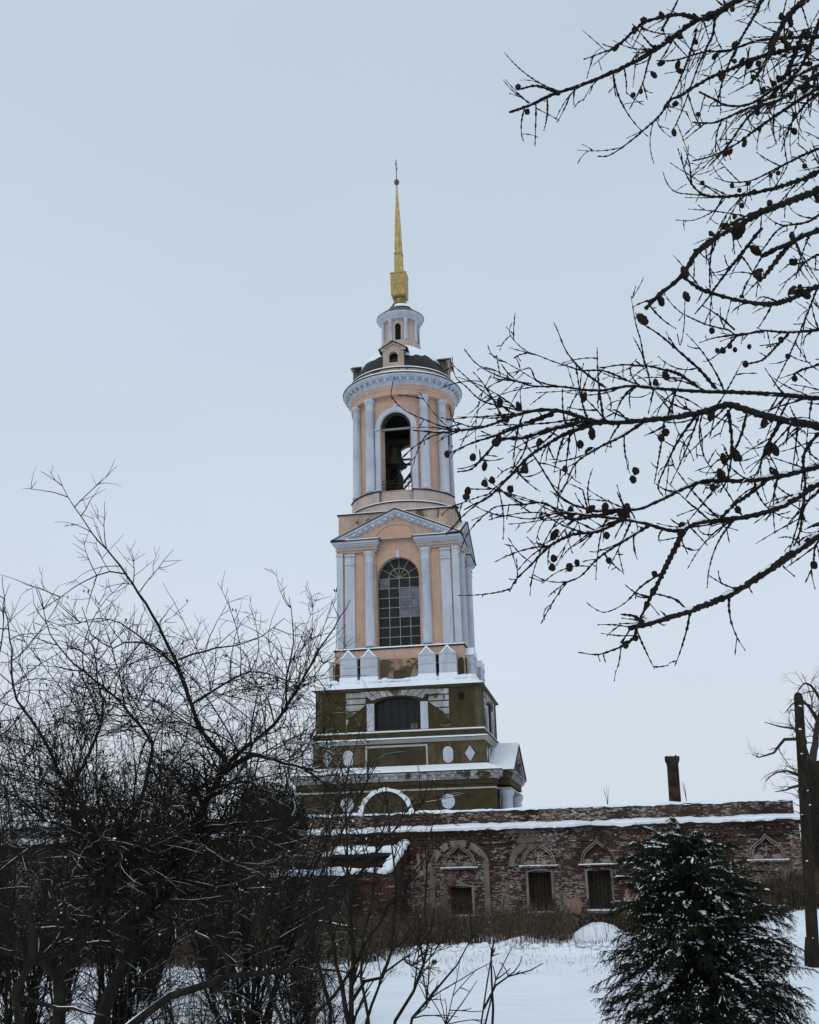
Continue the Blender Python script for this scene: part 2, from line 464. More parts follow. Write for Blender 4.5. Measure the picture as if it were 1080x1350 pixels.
# ---- side porticoes with snowy pediments --------------------------
for k in (1, 3):
    xo = 1.0 if k == 1 else -1.0
    por = None
    m = MB(); m.boxf(k, -6.9+xo, 6.9+xo, 7.6, 8.95, 5.1, 5.62)
    por = P(m, 'portico', 'olive')
    m = MB()
    for (d, z0, z1) in ((9.12, 5.62, 5.8), (9.26, 5.8, 6.0), (9.42, 6.0, 6.18)):
        m.boxf(k, -7.0+xo-(d-9.1), 7.0+xo+(d-9.1), 7.7, d, z0, z1)
    P(m, 'cornice', 'whitestone', por)
    m = MB(); m.boxf(k, -6.93+xo, 6.93+xo, 8.0, 9.0, 4.76, 4.88); P(m, 'string_course', 'cream', por)
    for xx in (-6.3, -4.6, 4.6, 6.3):
        m = MB(); c = m.T(k, xx+xo, 8.5, 0)
        m.lathe([(.62, GZ), (.62, -2.6), (.5, -2.5), (.5, 0), (.43, 4.2), (.5, 4.3), (.58, 4.5), (.6, 4.76)], 20, c[0], c[1])
        P(m, 'column', 'white', por, True)
    # tympanum and raking cornice
    m = MB(); m.polyf(k, [(-6.6+xo, 6.18), (6.6+xo, 6.18), (xo, 8.35)], 8.6, 9.0); P(m, 'tympanum', 'olive_dark', por)
    m = MB()
    for sx in (-1, 1):
        q = [(xo+sx*7.5, 6.18), (xo, 8.72), (xo, 8.30), (xo+sx*6.3, 6.18)]
        m.polyf(k, q if sx < 0 else q[::-1], 8.62, 9.3)
        for i in range(8):
            u = (i+.7)/8.6; x = xo+sx*6.6*(1-u); z = 6.1+2.35*u
            m.boxf(k, x-.16, x+.16, 9.0, 9.2, z-.28, z-.02)
    P(m, 'raking_cornice', 'whitestone', por)
    m = MB()
    for sx in (-1, 1):
        q = [(xo+sx*7.75, 6.2), (xo, 8.86), (xo, 8.76), (xo+sx*7.6, 6.18)]
        m.polyf(k, q if sx < 0 else q[::-1], 7.2, 9.44)
    P(m, 'roof', 'dark_metal', por)
    m = MB()
    for sx in (-1, 1):
        q = [(xo+sx*7.8, 6.24), (xo, 9.02), (xo, 8.865), (xo+sx*7.7, 6.22)]
        m.polyf(k, q if sx < 0 else q[::-1], 6.9, 9.38)
    P(m, 'roof_snow', 'snow', por)
# ---- storey with framed panel, ovals and diamonds -------------------
m = MB(); m.square([(7.2, 6.3), (7.16, 8.62)]); pan = P(m, 'panel_storey', 'olive_streak')
m = MB(); m.square([(7.26, 8.62), (7.3, 8.72), (7.44, 8.8), (7.46, 8.88)]); P(m, 'ledge', 'cream', pan)
m = MB(); m.square([(7.5, 8.88), (7.5, 8.93)]); P(m, 'flashing', 'dark_metal', pan)
m = MB(); m.square([(7.5, 8.93), (7.47, 9.0), (7.1, 9.1)]); P(m, 'ledge_snow', 'snow', pan)
for k in range(4):
    m = MB()
    m.boxf(k, -2.72, 2.5, 7.1, 7.26, 8.3, 8.46); m.boxf(k, -2.72, 2.5, 7.1, 7.26, 6.62, 6.74)
    m.boxf(k, -2.72, -2.56, 7.1, 7.262, 6.74, 8.3); m.boxf(k, 2.34, 2.5, 7.1, 7.262, 6.74, 8.3)
    P(m, 'panel_frame', 'cream', pan)
    m = MB(); m.boxf(k, -2.5, 2.28, 7.1, 7.215, 6.8, 8.24); P(m, 'panel', 'olive_dark', pan)
    for sx in (-1, 1):
        m = MB(); pts = [(sx*4.15+.42*cos(a*pi/14), 7.54+.42*sin(a*pi/14)+(.24 if 0 <= a <= 14 else -.24)) for a in range(28)]
        m.polyf(k, pts, 7.1, 7.25); ov = P(m, 'oval_medallion', 'white', pan)
        m = MB(); pts2 = [(x+(x-sx*4.15)*.14, z+(z-7.54)*.09) for x, z in pts]; m.polyf(k, pts2, 7.1, 7.205); P(m, 'rim', 'olive_dark', ov)
        m = MB(); c = sx*5.95
        m.polyf(k, [(c-.42, 7.58), (c, 6.92), (c+.42, 7.58), (c, 8.22)], 7.1, 7.25); dd = P(m, 'diamond_medallion', 'white', pan)
        m = MB(); m.polyf(k, [(c-.52, 7.58), (c, 6.78), (c+.52, 7.58), (c, 8.36)], 7.1, 7.205); P(m, 'rim', 'olive_dark', dd)
# ---- storey with the segmental window -------------------------------
m = MB(); m.square([(7.18, 9.1), (7.18, 9.5)]); arc = P(m, 'arched_storey', 'olive_dark')
m = MB(); m.square([(7.24, 9.5), (7.26, 9.56)]); P(m, 'ledge', 'cream', arc)
m = MB(); m.square([(7.25, 9.56), (7.22, 9.63), (6.95, 9.68)]); P(m, 'ledge_snow', 'snow', arc)
m = MB()
for k in range(4): m.archwall(k, -6.95, 6.95, 9.68, 13.05, -.02, 1.92, 9.78, 11.84, .58, 6.95, .7)
P(m, 'wall', 'olive', arc)
for k in range(4):
    win = MB(); win.boxf(k, -2.1, 2.1, 6.2, 6.35, 9.7, 12.6); win = P(win, 'window', 'glass', arc)
    m = MB()
    for x in (-1.3, -.65, 0, .65, 1.3): m.boxf(k, x-.03, x+.03, 6.352, 6.42, 9.78, 12.45)
    for z in (10.35, 11.0, 11.65): m.boxf(k, -1.95, 1.95, 6.355, 6.40, z-.03, z+.03)
    P(m, 'glazing_bars', 'iron', win)
    m = MB(); m.boxf(k, 1.0, 1.55, 6.356, 6.37, 9.82, 10.28); P(m, 'lone_pale_pane', 'pane_pale', win)  # one paler bluish pane, low on the right
    for sx in (-1, 1):
        m = MB(); a, b = sorted((sx*1.96, sx*2.58)); m.boxf(k, a, b, 6.9, 7.1, 9.70, 11.95)
        P(m, 'pier', 'white', arc)
    # fan of voussoirs
    m = MB(); N = 9
    for i in range(N):
        u0 = -1+2*(i+.05)/N; u1 = -1+2*(i+.95)/N
        def inner(u): return (u*2.15, 11.93+.62*sqrt(max(0, 1-u*u*.82)))
        def outer(u): return (u*3.15, 12.98)
        a, b, c, d = inner(u0), inner(u1), outer(u1), outer(u0)
        m.polyf(k, [a, b, c, d], 6.9, 7.09)
    P(m, 'voussoir_arch', 'whitestone', arc)
    # rusticated blocks around the blind quarter arches
    for sx in (-1, 1):
        m = MB()
        rows = [(9.72, 10.19), (10.29, 10.76), (10.86, 11.33), (11.43, 11.90), (12.0, 12.40), (12.5, 12.92)]
        for z0, z1 in rows:
            def cx_(z):
                t = (z-9.7)/1.85
                return 2.66+1.70*sqrt(max(0, 1-t*t)) if t < 1 else 2.66
            P4 = [(sx*max(2.66, cx_(z0)), z0), (sx*4.36, z0), (sx*4.36, z1), (sx*max(2.66, cx_(z1)), z1)]
            if abs(P4[0][0]) > 4.30: P4 = P4[1:]
            m.polyf(k, P4 if sx > 0 else P4[::-1], 6.9, 7.07)
        P(m, 'rusticated_blocks', 'whitestone', arc)
    for sx in (-1, 1):
        m = MB(); a, b = sorted((sx*6.45, sx*(6.99 if k in (0, 2) else 6.93)))
        m.boxf(k, a, b, 6.8, 6.99 if k in (0, 2) else 6.985, 9.70, 13.0); P(m, 'corner_strip', 'olive_streak', arc)
    m = MB(); m.boxf(k, 5.2, 5.62, 6.9, 6.965, 11.95, 12.55); P(m, 'vent_slot', 'void', arc)
m = MB(); m.square([(7.0, 13.05), (7.06, 13.12), (7.14, 13.16), (7.24, 13.2)]); P(m, 'cornice', 'olive_streak', arc)
m = MB(); m.square([(7.27, 13.2), (7.27, 13.26)]); P(m, 'flashing', 'dark_metal', arc)
m = MB(); m.square([(7.27, 13.26), (7.2, 13.36), (6.0, 13.95), (5.6, 14.1)]); P(m, 'roof_snow', 'snow', arc)
# ---- peach plinth with pointed pedestals --------------------------------
m = MB(); m.square([(5.75, 13.6), (5.62, 16.75)]); pl = P(m, 'plinth_storey', 'peach')
m = MB(); m.square([(5.72, 16.75), (5.76, 16.84), (5.76, 16.86)]); P(m, 'flashing', 'dark_metal', pl)
m = MB(); m.square([(5.74, 16.86), (5.70, 16.95), (5.1, 17.1)]); P(m, 'ledge_snow', 'snow', pl)
for k in range(4):
    for c in (-4.28, -2.5, 2.5, 4.28):
        hw = .74
        m = MB(); m.boxf(k, c-hw, c+hw, 5.5, 6.28, 13.7, 15.95)
        m.boxf(k, c-hw-.05, c+hw+.05, 5.5, 6.33, 15.2, 15.28)
        m.polyf(k, [(c-hw-.04, 15.95), (c+hw+.04, 15.95), (c+.45, 16.2), (c+.08, 16.62), (c-.08, 16.62), (c-.45, 16.2)], 5.5, 6.32)
        pd = P(m, 'pedestal', 'white', pl)
        m = MB(); m.polyf(k, [(c-hw-.06, 15.98), (c-.45, 16.24), (c-.05, 16.72), (c+.05, 16.72), (c+.45, 16.24), (c+hw+.06, 15.98), (c+.4, 16.13), (c, 16.6), (c-.4, 16.13)][::-1], 5.5, 6.36)
        m.boxf(k, c-hw-.03, c+hw+.03, 5.9, 6.42, 13.65, 14.35)
        P(m, 'pedestal_snow', 'snow', pd)
        m = MB()
    m = MB(); m.boxf(k, -1.62, 1.72, 5.6, 5.79, 13.8, 15.85); bp = P(m, 'recess_panel', 'patch', pl)
    m = MB(); m.boxf(k, -.46, .62, 5.6, 5.86, 13.9, 14.85); P(m, 'hatch', 'inner', bp)
    for cx in (-3.39, 3.39):
        m = MB(); m.boxf(k, cx-.09, cx+.09, 5.6, 5.84, 14.3, 16.0); P(m, 'gap_strip', 'void', pl)  # dark strip on the wall between paired pedestals
    for sx in (-1, 1):
        m = MB(); c = sx*5.36
        m.polyf(k, [(c-.25, 13.9), (c+.25, 13.9), (c+.25, 15.3)]+[(c+.25*cos(pi*i/8), 15.3+.4*sin(pi*i/8)) for i in range(1, 8)]+[(c-.25, 15.3)], 5.6, 5.80)
        P(m, 'corner_niche', 'olive_dark', pl)
m = MB(); 
for k in range(4):
    for i in range(26):
        x = -6.0+i*.48
        c = m.T(k, x, 5.95+rng.uniform(0, .3), 13.95)
        m.blob(c, .4, .32, rng.uniform(.12, .28), rng)
P(m, 'drift_snow', 'snow', pl, True)
# ---- tall middle storey: four corner piers, recessed arched walls ---------
m = MB()
for k in range(4): m.archwall(k, -2.0, 2.0, 17.05, 28.4, -.02, 1.86, 17.12, 23.25, 1.86, 4.95, .8, 24)
mid = P(m, 'middle_storey', 'peach')
m = MB()
for sx in (-1, 1):
    for sy in (-1, 1):
        a, b = sorted((sx*1.95, sx*5.2)); c, d = sorted((sy*1.95, sy*5.2))
        m.box(a, b, c, d, 17.05, 26.72)
P(m, 'corner_pier', 'peach', mid)
for k in range(4):
    wmb = MB(); wmb.boxf(k, -2.0, 2.0, 4.3, 4.42, 17.1, 25.2); wmb = P(wmb, 'window', 'glass', mid)
    m = MB(); z0, zs, r = 17.12, 23.25, 1.84
    for x in (-.93, 0, .93): m.boxf(k, x-.035, x+.035, 4.42, 4.5, z0, zs)
    for i in range(8):
        z = z0+(zs-z0)*i/7; m.boxf(k, -r, r, 4.423, 4.49, z-.035, z+.035)
    m.archband(k, 0, .9, zs, .9, .07, 4.42, 4.5, 14)
    m.archband(k, 0, 1.8, zs, 1.8, .08, 4.42, 4.51, 20)
    for a in (30, 62, 90, 118, 150):
        c, s_ = cos(radians(a)), sin(radians(a))
        t0 = .02
        m.tube([m.T(k, c*t0, 4.45, zs+s_*t0), m.T(k, c*1.82, 4.45, zs+s_*1.82)], .04, 4)
    P(m, 'glazing_bars', 'bar', wmb)
    m = MB()
    for (a, b, i, j) in ((-1.82, -.97, 6, 7), (.04, .9, 5, 6), (.97, 1.8, 5, 6), (.04, .9, 4, 5), (.97, 1.8, 4, 5), (.97, 1.8, 3, 4), (.04, .9, 3, 4)):
        if (i+k) % 4 == 9: continue
        m.boxf(k, a, b, 4.42, 4.432, z0+(zs-z0)*i/7+.05, z0+(zs-z0)*j/7-.05)
    P(m, 'pale_panes', 'pane_pale', wmb)  # a few panes given the paler bluish tone
    m = MB(); m.boxf(k, -.17, .17, 4.8, 5.1, 25.05, 25.7); P(m, 'keystone', 'white', mid)
    # pilasters and engaged columns
    for sx in (-1, 1):
        a, b = sorted((sx*3.86, sx*4.74)); m = MB()
        m.boxf(k, a, b, 5.1, 5.33, 17.08, 25.62); m.boxf(k, a-.04, b+.04, 5.1, 5.42, 24.55, 24.65)
        m.boxf(k, a-.06, b+.06, 5.1, 5.44, 25.35, 25.5)
        P(m, 'pilaster', 'white', mid)
        c = m.T(k, sx*2.52, 5.28, 0); m = MB()
        m.lathe([(.50, 17.08), (.50, 17.25), (.45, 17.32), (.44, 20), (.40, 24.5), (.44, 24.55), (.44, 24.63), (.40, 24.68), (.41, 25.3), (.50, 25.4), (.50, 25.62)], 20, c[0], c[1])
        P(m, 'column', 'white', mid, True)
for sx in (-1, 1):
    for sy in (-1, 1):
        a, b = sorted((sx*4.90, sx*5.46)); c, d = sorted((sy*4.90, sy*5.46)); m = MB()
        m.box(a, b, c, d, 17.07, 25.62)
        a, b = sorted((sx*4.88, sx*5.52)); c, d = sorted((sy*4.88, sy*5.52)); m.box(a, b, c, d, 25.38, 25.52)
        P(m, 'corner_pilaster', 'white', mid)
def corner_stack(m, a0, layers):
    for w, z0, z1 in layers:
        for sx in (-1, 1):
            for sy in (-1, 1):
                a, b = sorted((sx*(a0-(w-5.4)*.6), sx*w)); c, d = sorted((sy*(a0-(w-5.4)*.6), sy*w))
                m.box(a, b, c, d, z0, z1)
m = MB(); corner_stack(m, 1.85, [(5.44, 25.62, 25.82), (5.46, 25.92, 26.12)]); ent = P(m, 'entablature', 'peach', mid)
m = MB(); corner_stack(m, 1.80, [(5.54, 25.82, 25.92)]); P(m, 'architrave_band', 'cream', ent)
m = MB(); corner_stack(m, 1.8, [(5.52, 26.12, 26.26), (5.66, 26.26, 26.42), (5.80, 26.42, 26.62)])
P(m, 'cornice', 'white', ent)
m = MB(); corner_stack(m, 1.75, [(5.90, 26.62, 26.70)]); P(m, 'flashing', 'dark_metal', ent)
m = MB(); corner_stack(m, 1.85, [(5.82, 26.70, 26.80)]); P(m, 'cornice_snow', 'snow', ent)
SL = 2.64/5.9
for k in range(4):
    # tympanum with the arched recess cut from its foot
    m = MB(); n = 16; top = lambda x: 29.0-SL*abs(x)
    A = [(-1.9*cos(pi*i/n), 26.75+1.25*sin(pi*i/n)) for i in range(n+1)]
    for i in range(n):
        m.quadf(k, [(A[i][0], 5.4, A[i][1]), (A[i+1][0], 5.4, A[i+1][1]), (A[i+1][0], 5.4, top(A[i+1][0])), (A[i][0], 5.4, top(A[i][0]))])
        m.quadf(k, [(A[i][0], 5.4, A[i][1]), (A[i][0], 4.8, A[i][1]), (A[i+1][0], 4.8, A[i+1][1]), (A[i+1][0], 5.4, A[i+1][1])])
    for sx in (-1, 1):
        q = [(sx*1.9, 5.4, 26.70), (sx*5.1, 5.4, 26.70), (sx*1.9, 5.4, top(1.9))]
        m.quadf(k, q if sx > 0 else q[::-1])
    m.polyf(k, [(-1.95, 26.70), (1.95, 26.70), (1.95, 28.0), (1.0, 28.4), (-1.0, 28.4), (-1.95, 28.0)], 5.2, 5.325)
    ped = P(m, 'pediment', 'peach', mid)
    m = MB()
    for (t0, t1, d) in ((.62, .42, 5.52), (.42, .22, 5.66), (.22, .0, 5.80)):
        for sx in (-1, 1):
            q = [(sx*5.8, 26.72-t0+.3), (sx*5.8, 26.72-t1+.3), (0, 29.32-t1), (0, 29.32-t0)]
            q = [(x, max(z, 26.7)) for x, z in q]
            q = [(sx*(5.9-(t0)/SL*1.0), 26.705), (sx*(5.9-(t1)/SL*1.0), 26.705), (0, 29.32-t1), (0, 29.32-t0)]
            m.polyf(k, q if sx < 0 else q[::-1], 4.9, d)
    for sx in (-1, 1):
        for i in range(9):
            x = sx*(.35+i*.58); z = 29.32-.30-SL*abs(x)
            m.polyf(k, [(x-.14, z-.22-SL*.14*0), (x+.14, z-.22), (x+.14, z), (x-.14, z)], 5.5, 5.74)
    P(m, 'raking_cornice', 'white', ped)
    m = MB()
    for sx in (-1, 1):
        q = [(sx*5.96, 26.70), (sx*5.9, 26.78), (0, 29.43), (0, 29.33)]
        m.polyf(k, q[::-1] if sx < 0 else q, 4.6, 5.9)
    P(m, 'roof', 'dark_metal', ped)
    m = MB()
    for sx in (-1, 1):
        q = [(sx*5.8, 26.84), (sx*5.7, 26.98), (0, 29.52), (0, 29.44)]
        m.polyf(k, q[::-1] if sx < 0 else q, 4.6, 5.72)
    P(m, 'roof_snow', 'snow', ped)
m = MB(); m.square([(5.30, 26.7), (5.28, 29.2)]); att = P(m, 'attic', 'attic', mid)
m = MB(); m.square([(5.42, 29.2), (5.42, 29.29)]); P(m, 'flashing', 'dark_metal', att)
m = MB(); m.square([(5.40, 29.29), (5.36, 29.36), (4.9, 29.45)]); P(m, 'roof_snow', 'snow', att)
# ---- round belfry ----------------------------------------------------------
m = MB(); m.lathe([(5.18, 29.3), (5.12, 30.15), (4.4, 30.16)], 64); bel = P(m, 'belfry', 'drumbase', smooth=False)
m = MB(); m.lathe([(5.24, 30.15), (5.24, 30.23), (4.6, 30.24)], 64); P(m, 'flashing', 'dark_metal', bel)
m = MB(); m.lathe([(5.22, 30.24), (5.16, 30.33), (4.6, 30.42)], 64); P(m, 'ledge_snow', 'snow', bel)
m = MB(); m.lathe([(4.74, 30.2), (4.74, 31.36)], 64)
m.lathe([(4.80, 31.36), (4.80, 31.42), (3.6, 31.43)], 64)
for k in range(4):
    a = k*pi/2+pi/4; m.lathe([(5.12, 30.2), (5.09, 31.35), (3.9, 31.36)], 20, 0, 0, a-radians(27), a+radians(27))
P(m, 'plinth_ring', 'drumbase', bel)
m = MB()
for k in range(4):
    a = k*pi/2+pi/4; m.lathe([(4.6, 31.365), (5.2, 31.37), (5.2, 31.45), (3.9, 31.46)], 20, 0, 0, a-radians(28), a+radians(28))
P(m, 'flashing', 'dark_metal', bel)
m = MB()
for k in range(4):
    a = k*pi/2+pi/4; m.lathe([(5.12, 31.455), (5.05, 31.52), (4.6, 31.54)], 20, 0, 0, a-radians(27), a+radians(27))
P(m, 'ledge_snow', 'snow', bel)
RO, RI, HW, ZS = 4.55, 3.75, 1.45, 37.75
def drum():
    mo = MB(); mi = MB(); N = 168
    def op(th, R):
        # opening half-width in terms of angle at outer radius
        best = None
        for k in range(4):
            d = (th-k*pi/2+pi) % (2*pi)-pi
            if abs(d) < radians(18.6):
                x = sin(d)/sin(radians(18.6))
                return ZS+HW*sqrt(max(0, 1-x*x))
        return None
    angs = []
    for i in range(N): angs.append(2*pi*i/N)
    for k in range(4):
        for s_ in (-1, 1): angs.append((k*pi/2+s_*radians(18.6)) % (2*pi))
    angs = sorted(set(round(a, 6) for a in angs))
    n = len(angs)
    for i in range(n):
        a0 = angs[i]; a1 = angs[(i+1) % n]+(2*pi if i == n-1 else 0)
        am = (a0+a1)/2
        def pt(a, R, z): return (R*sin(a), -R*cos(a), z)
        o = op(am, RO)
        z1 = 40.9
        if o is None:
            mo.add([pt(a0,RO,31.3), pt(a1,RO,31.3), pt(a1,RO,z1), pt(a0,RO,z1)], [(0,1,2,3)])
            mi.add([pt(a0,RI,31.3), pt(a1,RI,31.3), pt(a1,RI,z1), pt(a0,RI,z1)], [(3,2,1,0)])
            for a, oth in ((a0, angs[i-1]), (a1, a1+.01)):
                mm = (a+oth)/2 if a == a0 else a+.005
                if a == a0: mm = a-.005
                if op(mm, RO) is not None:
                    mo.add([pt(a,RO,31.3), pt(a,RI,31.3), pt(a,RI,ZS), pt(a,RO,ZS)], [(0,1,2,3)])
        else:
            def zt(a):
                for k in range(4):
                    d = (a-k*pi/2+pi) % (2*pi)-pi
                    if abs(d) < radians(18.9):
                        x = min(1, abs(sin(d)/sin(radians(18.6)))); return ZS+HW*sqrt(max(0, 1-x*x))
                return ZS
            u, w = zt(a0), zt(a1)
            mo.add([pt(a0,RO,u), pt(a1,RO,w), pt(a1,RO,z1), pt(a0,RO,z1)], [(0,1,2,3)])
            mi.add([pt(a0,RI,u), pt(a1,RI,w), pt(a1,RI,z1), pt(a0,RI,z1)], [(3,2,1,0)])
            mi.add([pt(a0,RO,u), pt(a0,RI,u), pt(a1,RI,w), pt(a1,RO,w)], [(0,1,2,3)])
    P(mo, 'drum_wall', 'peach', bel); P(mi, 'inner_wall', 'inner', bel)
drum()
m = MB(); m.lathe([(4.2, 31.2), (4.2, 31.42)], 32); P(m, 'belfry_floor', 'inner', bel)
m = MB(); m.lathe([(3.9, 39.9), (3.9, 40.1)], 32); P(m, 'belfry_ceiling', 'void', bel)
# curved white frames round the four openings
for k in range(4):
    m = MB(); n = 24; ti = 1.45; to = 1.93
    def cv(x, d, z):
        a = math.asin(x/4.62); R = d
        a += k*pi/2
        return (R*sin(a), -R*cos(a), z)
    ring_i = [(-ti, 31.45)]+[(-ti*cos(pi*i/n), ZS+ti*sin(pi*i/n)) for i in range(n+1)]+[(ti, 31.45)]
    ring_o = [(-to, 31.45)]+[(-to*cos(pi*i/n), ZS+to*sin(pi*i/n)) for i in range(n+1)]+[(to, 31.45)]
    for i in range(len(ring_i)-1):
        a, b, c, d = ring_i[i], ring_i[i+1], ring_o[i+1], ring_o[i]
        vs = [cv(p[0], 4.74, p[1]) for p in (a, b, c, d)]+[cv(p[0], 4.5, p[1]) for p in (a, b, c, d)]
        m.add(vs, [(0,1,2,3), (0,4,5,1), (2,6,7,3)])
    fr = P(m, 'arch_surround', 'white', bel)
    m = MB()
    for s_ in (-1, 1):
        for t_ in (1.68,):
            a = math.asin(s_*t_/4.62)
            m.lathe([(4.60, 37.55), (4.86, 37.6), (4.86, 37.74), (4.6, 37.78)], 4, 0, 0, a+k*pi/2-.07, a+k*pi/2+.07)
    P(m, 'impost', 'white', fr)
    m = MB(); c = m.T(k, 0, 4.6, 0); m.boxf(k, -.15, .15, 4.4, 4.8, 39.3, 39.95); P(m, 'keystone', 'white', fr)
    # timber beam across the arch
    m = MB(); m.boxf(k, -1.6, 1.6, 4.0, 4.16, 37.6, 37.78); P(m, 'tie_beam', 'bar', bel)
    # railing
    m = MB(); q = MB.T
    for z in (31.95, 32.3, 32.62): m.tube([q(k, -1.4, 4.15, z), q(k, 1.4, 4.15, z)], .03, 4)
    for i in range(9): m.tube([q(k, -1.4+i*.35, 4.15, 31.4), q(k, -1.4+i*.35, 4.15, 32.65)], .022, 4)
    P(m, 'railing', 'iron', bel)
for i, deg in enumerate((33, 59)):
    for k in range(4):
        for s_ in (1, -1) if True else (1,):
            if s_ == -1: a = k*pi/2-radians(deg)
            else: a = k*pi/2+radians(deg)
            if s_ == -1: continue
            m = MB(); c = (4.80*sin(a), -4.80*cos(a))
            m.lathe([(.54, 31.5), (.54, 31.68), (.46, 31.76), (.45, 34), (.40, 39.5), (.44, 39.55), (.44, 39.63), (.40, 39.66), (.41, 40.4), (.54, 40.52), (.54, 40.78)], 20, c[0], c[1])
            P(m, 'column', 'white', bel, True)
m = MB(); m.lathe([(4.4, 40.78), (5.02, 40.80), (5.04, 41.3), (5.10, 41.34), (5.12, 41.74)], 72); ec = P(m, 'entablature', 'peach', bel)
m = MB(); m.lathe([(5.1, 41.72), (5.18, 41.76), (5.18, 41.9), (5.3, 41.98), (5.3, 42.28), (5.62, 42.36), (5.78, 42.5), (5.80, 42.66)], 72)
for i in range(48):
    a = 2*pi*i/48
    m.lathe([(5.2, 41.98), (5.55, 42.12), (5.55, 42.33), (5.2, 42.35)], 1, 0, 0, a-.026, a+.026)
P(m, 'cornice', 'white', ec)
m = MB(); m.lathe([(5.80, 42.66), (5.86, 42.68), (5.86, 42.76)], 72); P(m, 'flashing', 'dark_metal', ec)
m = MB(); m.lathe([(5.84, 42.76), (5.76, 42.88), (5.2, 43.2)], 72); P(m, 'cornice_snow', 'snow', ec)
m = MB(); m.lathe([(5.16, 42.9), (5.14, 43.42)], 72); dm = P(m, 'dome_drum', 'attic', bel)
m = MB(); m.lathe([(5.22, 43.42), (5.22, 43.52)], 72); P(m, 'flashing', 'dark_metal', dm)
# ---- dome, dormers, lantern ---------------------------------------------------
DP = [(4.72, 43.52), (4.6, 44.2), (4.28, 44.95), (3.78, 45.7), (3.15, 46.35), (2.45, 46.9), (1.7, 47.3)]
m = MB(); m.lathe(DP, 48); dome = P(m, 'dome', 'dome', smooth=True)
m = MB(); m.lathe([(5.2, 43.52), (5.1, 43.68), (4.7, 43.85)], 72); P(m, 'dome_foot_snow', 'snow', dome, True)
m = MB(); n = 96; rings = []
for j in range(6):
    rings.append([])
    for i in range(n):
        a = 2*pi*i/n
        low = 45.35+.6*noise.noise(Vector((cos(a)*2.2, sin(a)*2.2, 1)))+.3*noise.noise(Vector((cos(a)*7, sin(a)*7, 1)))
        z = low+(47.4-low)*j/5
        # radius of the dome at z
        r = DP[-1][0]
        for (ra, za), (rb, zb) in zip(DP, DP[1:]):
            if za <= z <= zb: r = ra+(rb-ra)*(z-za)/(zb-za); break
        off = .16 if j > 0 else .01
        rings[-1].append(((r+off)*sin(a), -(r+off)*cos(a), z+off*.5))
m.v = [p for r_ in rings for p in r_]
m.f = [(j*n+i, j*n+(i+1) % n, (j+1)*n+(i+1) % n, (j+1)*n+i) for j in range(5) for i in range(n)]
P(m, 'dome_snow', 'snow', dome, True)
for k in range(4):
    m = MB(); m.archwall(k, -1.02, 1.02, 43.6, 45.7, 0, .42, 44.25, 44.95, .42, 4.72, .5, 14)
    m.polyf(k, [(-1.02, 45.7), (1.02, 45.7), (0, 46.2)], 2.6, 4.72)
    dor = P(m, 'dormer', 'attic', dome)
    m = MB(); m.archband(k, 0, .42, 44.95, .42, .14, 4.7, 4.78, 14); m.boxf(k, -1.2, -.75, 4.6, 4.86, 45.5, 45.68); m.boxf(k, .75, 1.2, 4.6, 4.86, 45.5, 45.68)
    for sx in (-1, 1):
        q = [(sx*1.25, 45.68), (0, 46.34), (0, 46.16), (sx*.95, 45.68)]
        m.polyf(k, q if sx < 0 else q[::-1], 4.55, 4.84)
    P(m, 'dormer_trim', 'drumbase', dor)
    m = MB()
    for sx in (-1, 1):
        q = [(sx*1.42, 45.62), (0, 46.46), (0, 46.36), (sx*1.32, 45.60)]
        m.polyf(k, q if sx < 0 else q[::-1], 2.6, 4.95)
    P(m, 'dormer_roof', 'dark_metal', dor)
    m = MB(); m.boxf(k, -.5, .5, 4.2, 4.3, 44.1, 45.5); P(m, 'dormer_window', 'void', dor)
    for sx in (-1, 1):
        m = MB(); a, b = sorted((sx*.9, sx*1.02)); m.boxf(k, a, b, 2.8, 4.715, 43.6, 45.7); P(m, 'dormer_cheek', 'cheek', dor)
m = MB(); m.lathe([(1.95, 47.3), (1.95, 48.0), (1.72, 48.05), (1.66, 50.45)], 48); lan = P(m, 'lantern', 'drumbase', smooth=False)
for k in range(4):
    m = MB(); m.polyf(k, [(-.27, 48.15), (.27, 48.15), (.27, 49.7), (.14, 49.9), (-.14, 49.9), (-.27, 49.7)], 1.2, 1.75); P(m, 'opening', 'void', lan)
    for dg in (-25, 25, 45):
        a = k*pi/2+radians(dg); m = MB()
        if dg == 45:
            m.lathe([(1.69, 48.1), (1.69, 50.4)], 3, 0, 0, a-.12, a+.12); P(m, 'panel', 'attic', lan); continue
        m.lathe([(.22, 48.05), (.20, 48.2), (.17, 50.1), (.24, 50.25), (.24, 50.45)], 12, 1.80*sin(a), -1.80*cos(a)); P(m, 'column', 'white', lan, True)
m = MB(); m.lathe([(1.8, 50.43), (1.95, 50.46), (2.0, 50.62), (2.16, 50.72), (2.34, 50.95), (2.36, 51.1)], 48); P(m, 'cornice', 'white', lan)
m = MB(); m.lathe([(2.40, 51.1), (2.40, 51.16), (1.85, 51.6), (1.35, 52.0), (1.3, 52.1), (.95, 52.55), (.8, 52.8)], 48); cu = P(m, 'cupola', 'brown_metal', lan, True)
m = MB(); m.lathe([(1.42, 52.0), (1.15, 52.38), (1.0, 52.5)], 24, .1, -.06, radians(-20), radians(70)); P(m, 'cupola_snow', 'snow', cu, True)
m = MB(); m.lathe([(.78, 52.7), (.72, 52.95), (.52, 53.1), (.50, 53.45), (.6, 53.62)], 24); sp = P(m, 'spire', 'gold', smooth=True)
m = MB(); m.square([(.66, 53.55), (.76, 53.7), (.78, 54.85), (.80, 54.88), (.80, 54.95), (.78, 54.98), (.79, 56.1), (.83, 56.12), (.83, 56.22), (.5, 56.3)]); P(m, 'spire_block', 'gold', sp)
